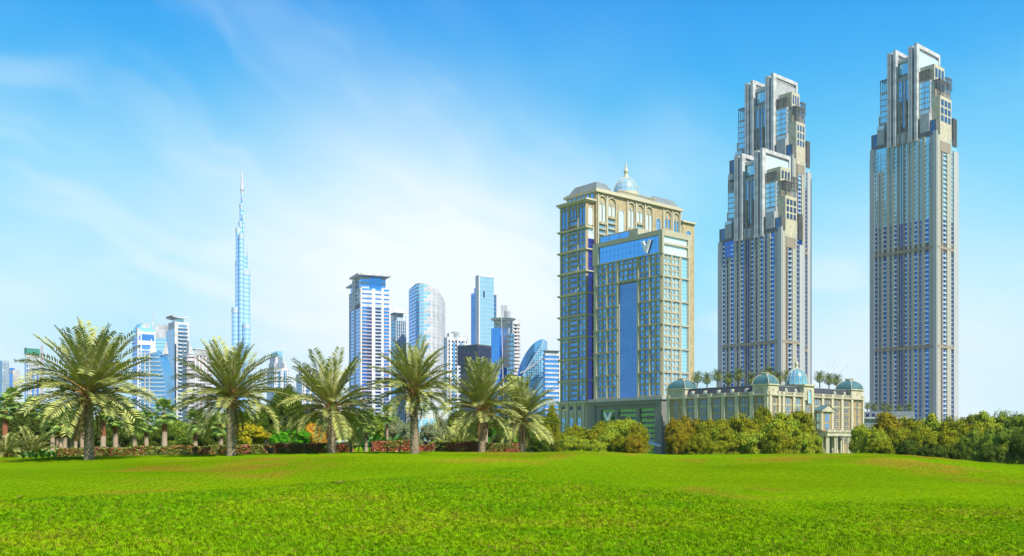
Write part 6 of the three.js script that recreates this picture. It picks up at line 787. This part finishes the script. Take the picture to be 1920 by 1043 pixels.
// hedges of red and pink flowers along the lawn
const hedgeMat = new THREE.MeshStandardMaterial({ vertexColors: true, roughness: .65, side: THREE.DoubleSide });
function hedge(p0, p1, d, h, dep, n, flower, label, seed) {
  const R = rng(seed), xm = X((p0 + p1) / 2, d), t = thing('flower_hedge', label, 'hedge', xm, G0(xm, d), -d, 0, null), w0 = X(p0, d) - xm, w1 = X(p1, d) - xm, gl = new G(), gf = new G(), st = new G(); gl.c = []; gf.c = [];
  for (let i = 0; i < n; i++) {
    const x = lerp(w0, w1, R()), f = R(), top = h * (.8 + .35 * fbm(x * 1.1 + seed, 3, seed, 3)), face = R(), z = face < .6 ? dep / 2 * (.75 + .25 * R()) : (R() - .5) * dep, y = face < .6 ? R() * top : top * (.85 + .15 * R()), gy = G0(xm + x, d - z) - G0(xm, d), a = R() * 6.28, b = R() * 1.4, s = .055 + R() * .05, u = [Math.cos(a) * s, Math.sin(b) * s * .6, Math.sin(a) * s], v = [-Math.sin(a) * s * .4, s * .75, Math.cos(a) * s * .4], P = (k, l) => [x + u[0] * k + v[0] * l, y + gy + u[1] * k + v[1] * l, z + u[2] * k + v[2] * l];
    const fl = f < flower * sstep(.3, .62, fbm(x * .9, y * 1.5, seed + 5, 3)) * 1.6, q = fl ? gf : gl; q.quad(P(-1, 0), P(0, -.8), P(1, 0), P(0, .8)); const c = R(), m = .7 + R() * .6; if (fl) { if (c < .35) q.color(.34 * m, .06 * m, .04 * m); else if (c < .9) q.color(.36 * m, .12 * m, .02 * m); else q.color(.60 * m, .20 * m, .26 * m); } else if (c < .72) q.color(.14 * m, .20 * m, .015 * m); else q.color(.20 * m, .12 * m, .02 * m);
  }
  for (let x = w0 + .2; x < w1; x += .7) st.box(x - .34, x + .34, G0(xm + x, d) - G0(xm, d) - .1, h * .62 + G0(xm + x, d) - G0(xm, d), -dep * .36, dep * .36); st.mesh('stem_core', stone(.03, .03, .012), t); gl.mesh('foliage', hedgeMat, t); gf.mesh('flowers', hedgeMat, t);  // solid dark core boxes added inside the hedge against see-through gaps
}
hedge(116, 300, 69, .62, 1.4, 9000, .22, 'low clipped hedge with orange flowers below the fan palm grove', 1); hedge(300, 505, 70, .66, 1.4, 9500, .28, 'low flowering hedge between the fan palms and croton bush', 2); hedge(506, 625, 71, .7, 1.5, 6000, .42, 'dark red flower hedge in front of the green and orange shrubs', 3); hedge(628, 664, 72, .62, 1.3, 2200, .5, 'short dark red hedge piece beside the picnic table', 4); hedge(700, 775, 74, .86, 1.6, 5000, .55, 'tall pink and red flower hedge behind the low bench', 5); hedge(778, 815, 74, .55, 1.2, 2400, .6, 'dull red low hedge beside the tall date palm trunk', 6); hedge(812, 900, 76, .72, 1.4, 5200, .5, 'pink flower hedge between two date palm trunks', 7); hedge(905, 972, 80, .7, 1.4, 4200, .5, 'red flower hedge behind the smallest date palm', 8);

// ---------------------------------------------------------------- small things
{ const d = 70, px = 676, x = X(px, d), t = thing('picnic_table', 'dark green picnic table on the lawn edge', 'table', x, G0(x, d), -d, .25), m = paint(.02, .08, .05), top = new G(); for (let k = 0; k < 5; k++) piece('table_plank', m, t, { x: 0, z: 0, s: 0 }, -.95, .95, .70, .74, -.37 + k * .15, -.24 + k * .15); for (const e of [-.66, .66]) piece('seat_plank', m, t, { x: 0, z: 0, s: 0 }, -.95, .95, .41, .45, e - .13, e + .13); for (const q of [-.7, .7]) for (const e of [-1, 1]) { const l = new G(); l.bar([q, 0, e * .7], [q, .70, e * .2], .035, 6); l.mesh('leg', m, t); } for (const q of [-.7, .7]) { const l = new G(); l.bar([q, .39, -.75], [q, .39, .75], .035, 6); l.mesh('cross_beam', m, t); } }
{ const d = 68, px = 738, x = X(px, d), t = thing('park_bench', 'low backless wooden bench in front of the pink flower hedge', 'bench', x, G0(x, d), -d, -.1), m = stone(.20, .14, .10); for (let k = 0; k < 3; k++) piece('seat_plank', m, t, { x: 0, z: 0, s: 0 }, -.6, .6, .33, .37, -.18 + k * .125, -.07 + k * .125); for (const q of [-.45, .45]) for (const e of [-.12, .12]) { const l = new G(); l.bar([q, 0, e], [q, .33, e], .03, 6); l.mesh('leg', M.dark, t); } }
{ const d = 110, x = X(641, d), t = thing('kiosk', 'small white kiosk with a pale blue awning behind the hedge', 'kiosk', x, G0(x, d), -d, .05), s = d / F, y = (p) => Y(p, d) - G0(x, d), q = new G(); q.box(-14 * s, 14 * s, 0, y(826), -2.5, -.1); q.mesh('wall', M.white, t); const a = new G(); a.box(-15 * s, 2 * s, y(829.5), y(825.5), -.1, .7); a.mesh('awning', M.ice, t); const w = new G(); w.box(2.5 * s, 14.5 * s, y(830), y(825), -.1, .5); w.mesh('fascia', M.signWhite, t); const o = new G(); o.box(-12 * s, 12 * s, y(833), y(830.5), -.1, .02); o.mesh('counter_opening', M.dark, t); }
const leafGeo = (() => { const g = new G(); const P = (t, s) => [t * .16 - .08, .012 + .03 * Math.sin(t * 3.14) + Math.abs(s) * .025, s * .055 * Math.sin(Math.PI * clamp(t, .02, .98))]; for (let i = 0; i < 6; i++) { const a = i / 6, b = (i + 1) / 6; g.quad(P(a, 1), P(b, 1), P(b, 0), P(a, 0)); g.quad(P(a, 0), P(b, 0), P(b, -1), P(a, -1)); } const o = g.geometry(); o.computeVertexNormals(); return o; })(), dryLeaf = new THREE.MeshStandardMaterial({ color: C(.26, .13, .05), roughness: .8, side: THREE.DoubleSide, map: softMap });
[[634, 909, 31.5, 2.6, 'large dry brown leaf lying on the lawn fold'], [38, 934, 24.6, 1.6, 'dry brown leaf lying in the dark end of the lawn'], [208, 975, 18.8, .7, null], [1318, 918, 30, .8, null], [1592, 909, 32, .8, null], [1385, 923, 29, .7, null], [612, 882, 44, .9, null], [560, 861, 56, 1, null]].forEach(([px, py, d, s, label], i) => { let q = d; for (let k = 0; k < 30; k++) { const x = X(px, q), yy = HY + (EYE - G0(x, q)) / q * F; q *= 1 + (yy - py) / (yy - HY) * .5; } const x = X(px, q), m = shade(new THREE.Mesh(leafGeo, dryLeaf)); m.name = numbered('fallen_leaf'); m.position.set(x, G0(x, q) + .03, -q); m.rotation.y = i * 1.3; m.scale.setScalar(s); m.scale.y = s * .35; tag(m, label || 'small dry leaf fallen on the short grass', 'leaf', label ? null : 'small fallen leaves'); scene.add(m); });
{ // a loose flock of birds above the palace hotel
  const g = new G(), b = new THREE.SphereGeometry(1, 8, 6); b.scale(.16, .05, .05); g.add(b); const h = new THREE.SphereGeometry(.04, 6, 5); h.translate(.17, .02, 0); g.add(h); g.tri([-.12, 0, .03], [-.27, .0, 0], [-.12, 0, -.03]); for (const s of [-1, 1]) { g.quad([.06, .02, s * .04], [-.06, .02, s * .04], [-.05, .15, s * .26], [.08, .15, s * .26]); g.quad([.08, .15, s * .26], [-.05, .15, s * .26], [-.08, .10, s * .5], [-.02, .10, s * .5]); }
  const geo = g.geometry(), m = new THREE.MeshStandardMaterial({ color: C(.12, .12, .13), roughness: .8, side: THREE.DoubleSide }), R = rng(99), bd = 330;
  [[1450, 58], [1480, 60], [1512, 72], [1443, 97], [1462, 95], [1490, 98], [1508, 94], [1546, 84], [1448, 112], [1470, 116], [1494, 112], [1528, 104], [1446, 132], [1476, 128], [1500, 146], [1530, 128], [1610, 92], [1634, 100], [1606, 112], [1622, 106], [1646, 114], [1662, 112], [1590, 126], [1612, 130], [1580, 146], [1572, 158], [1560, 162], [1630, 152], [1654, 150], [1690, 150], [1720, 148], [1548, 164], [1526, 172]].forEach(([zx, zy], i) => { const d = bd + R() * 30, o = shade(new THREE.Mesh(geo, m)); o.name = numbered('bird'); o.position.set(X(1220 + zx / 4.364, d), Y(660 + zy / 4.364, d), -d); o.rotation.set((R() - .5) * .6, -1.2 + R() * 1.2, (R() - .5) * .4); o.scale.setScalar(.62 + R() * .25); tag(o, 'small dark bird flying in the loose flock beside the lone skyscraper', 'bird', 'flock of birds'); scene.add(o); });
}
renderer.render(scene, camera);
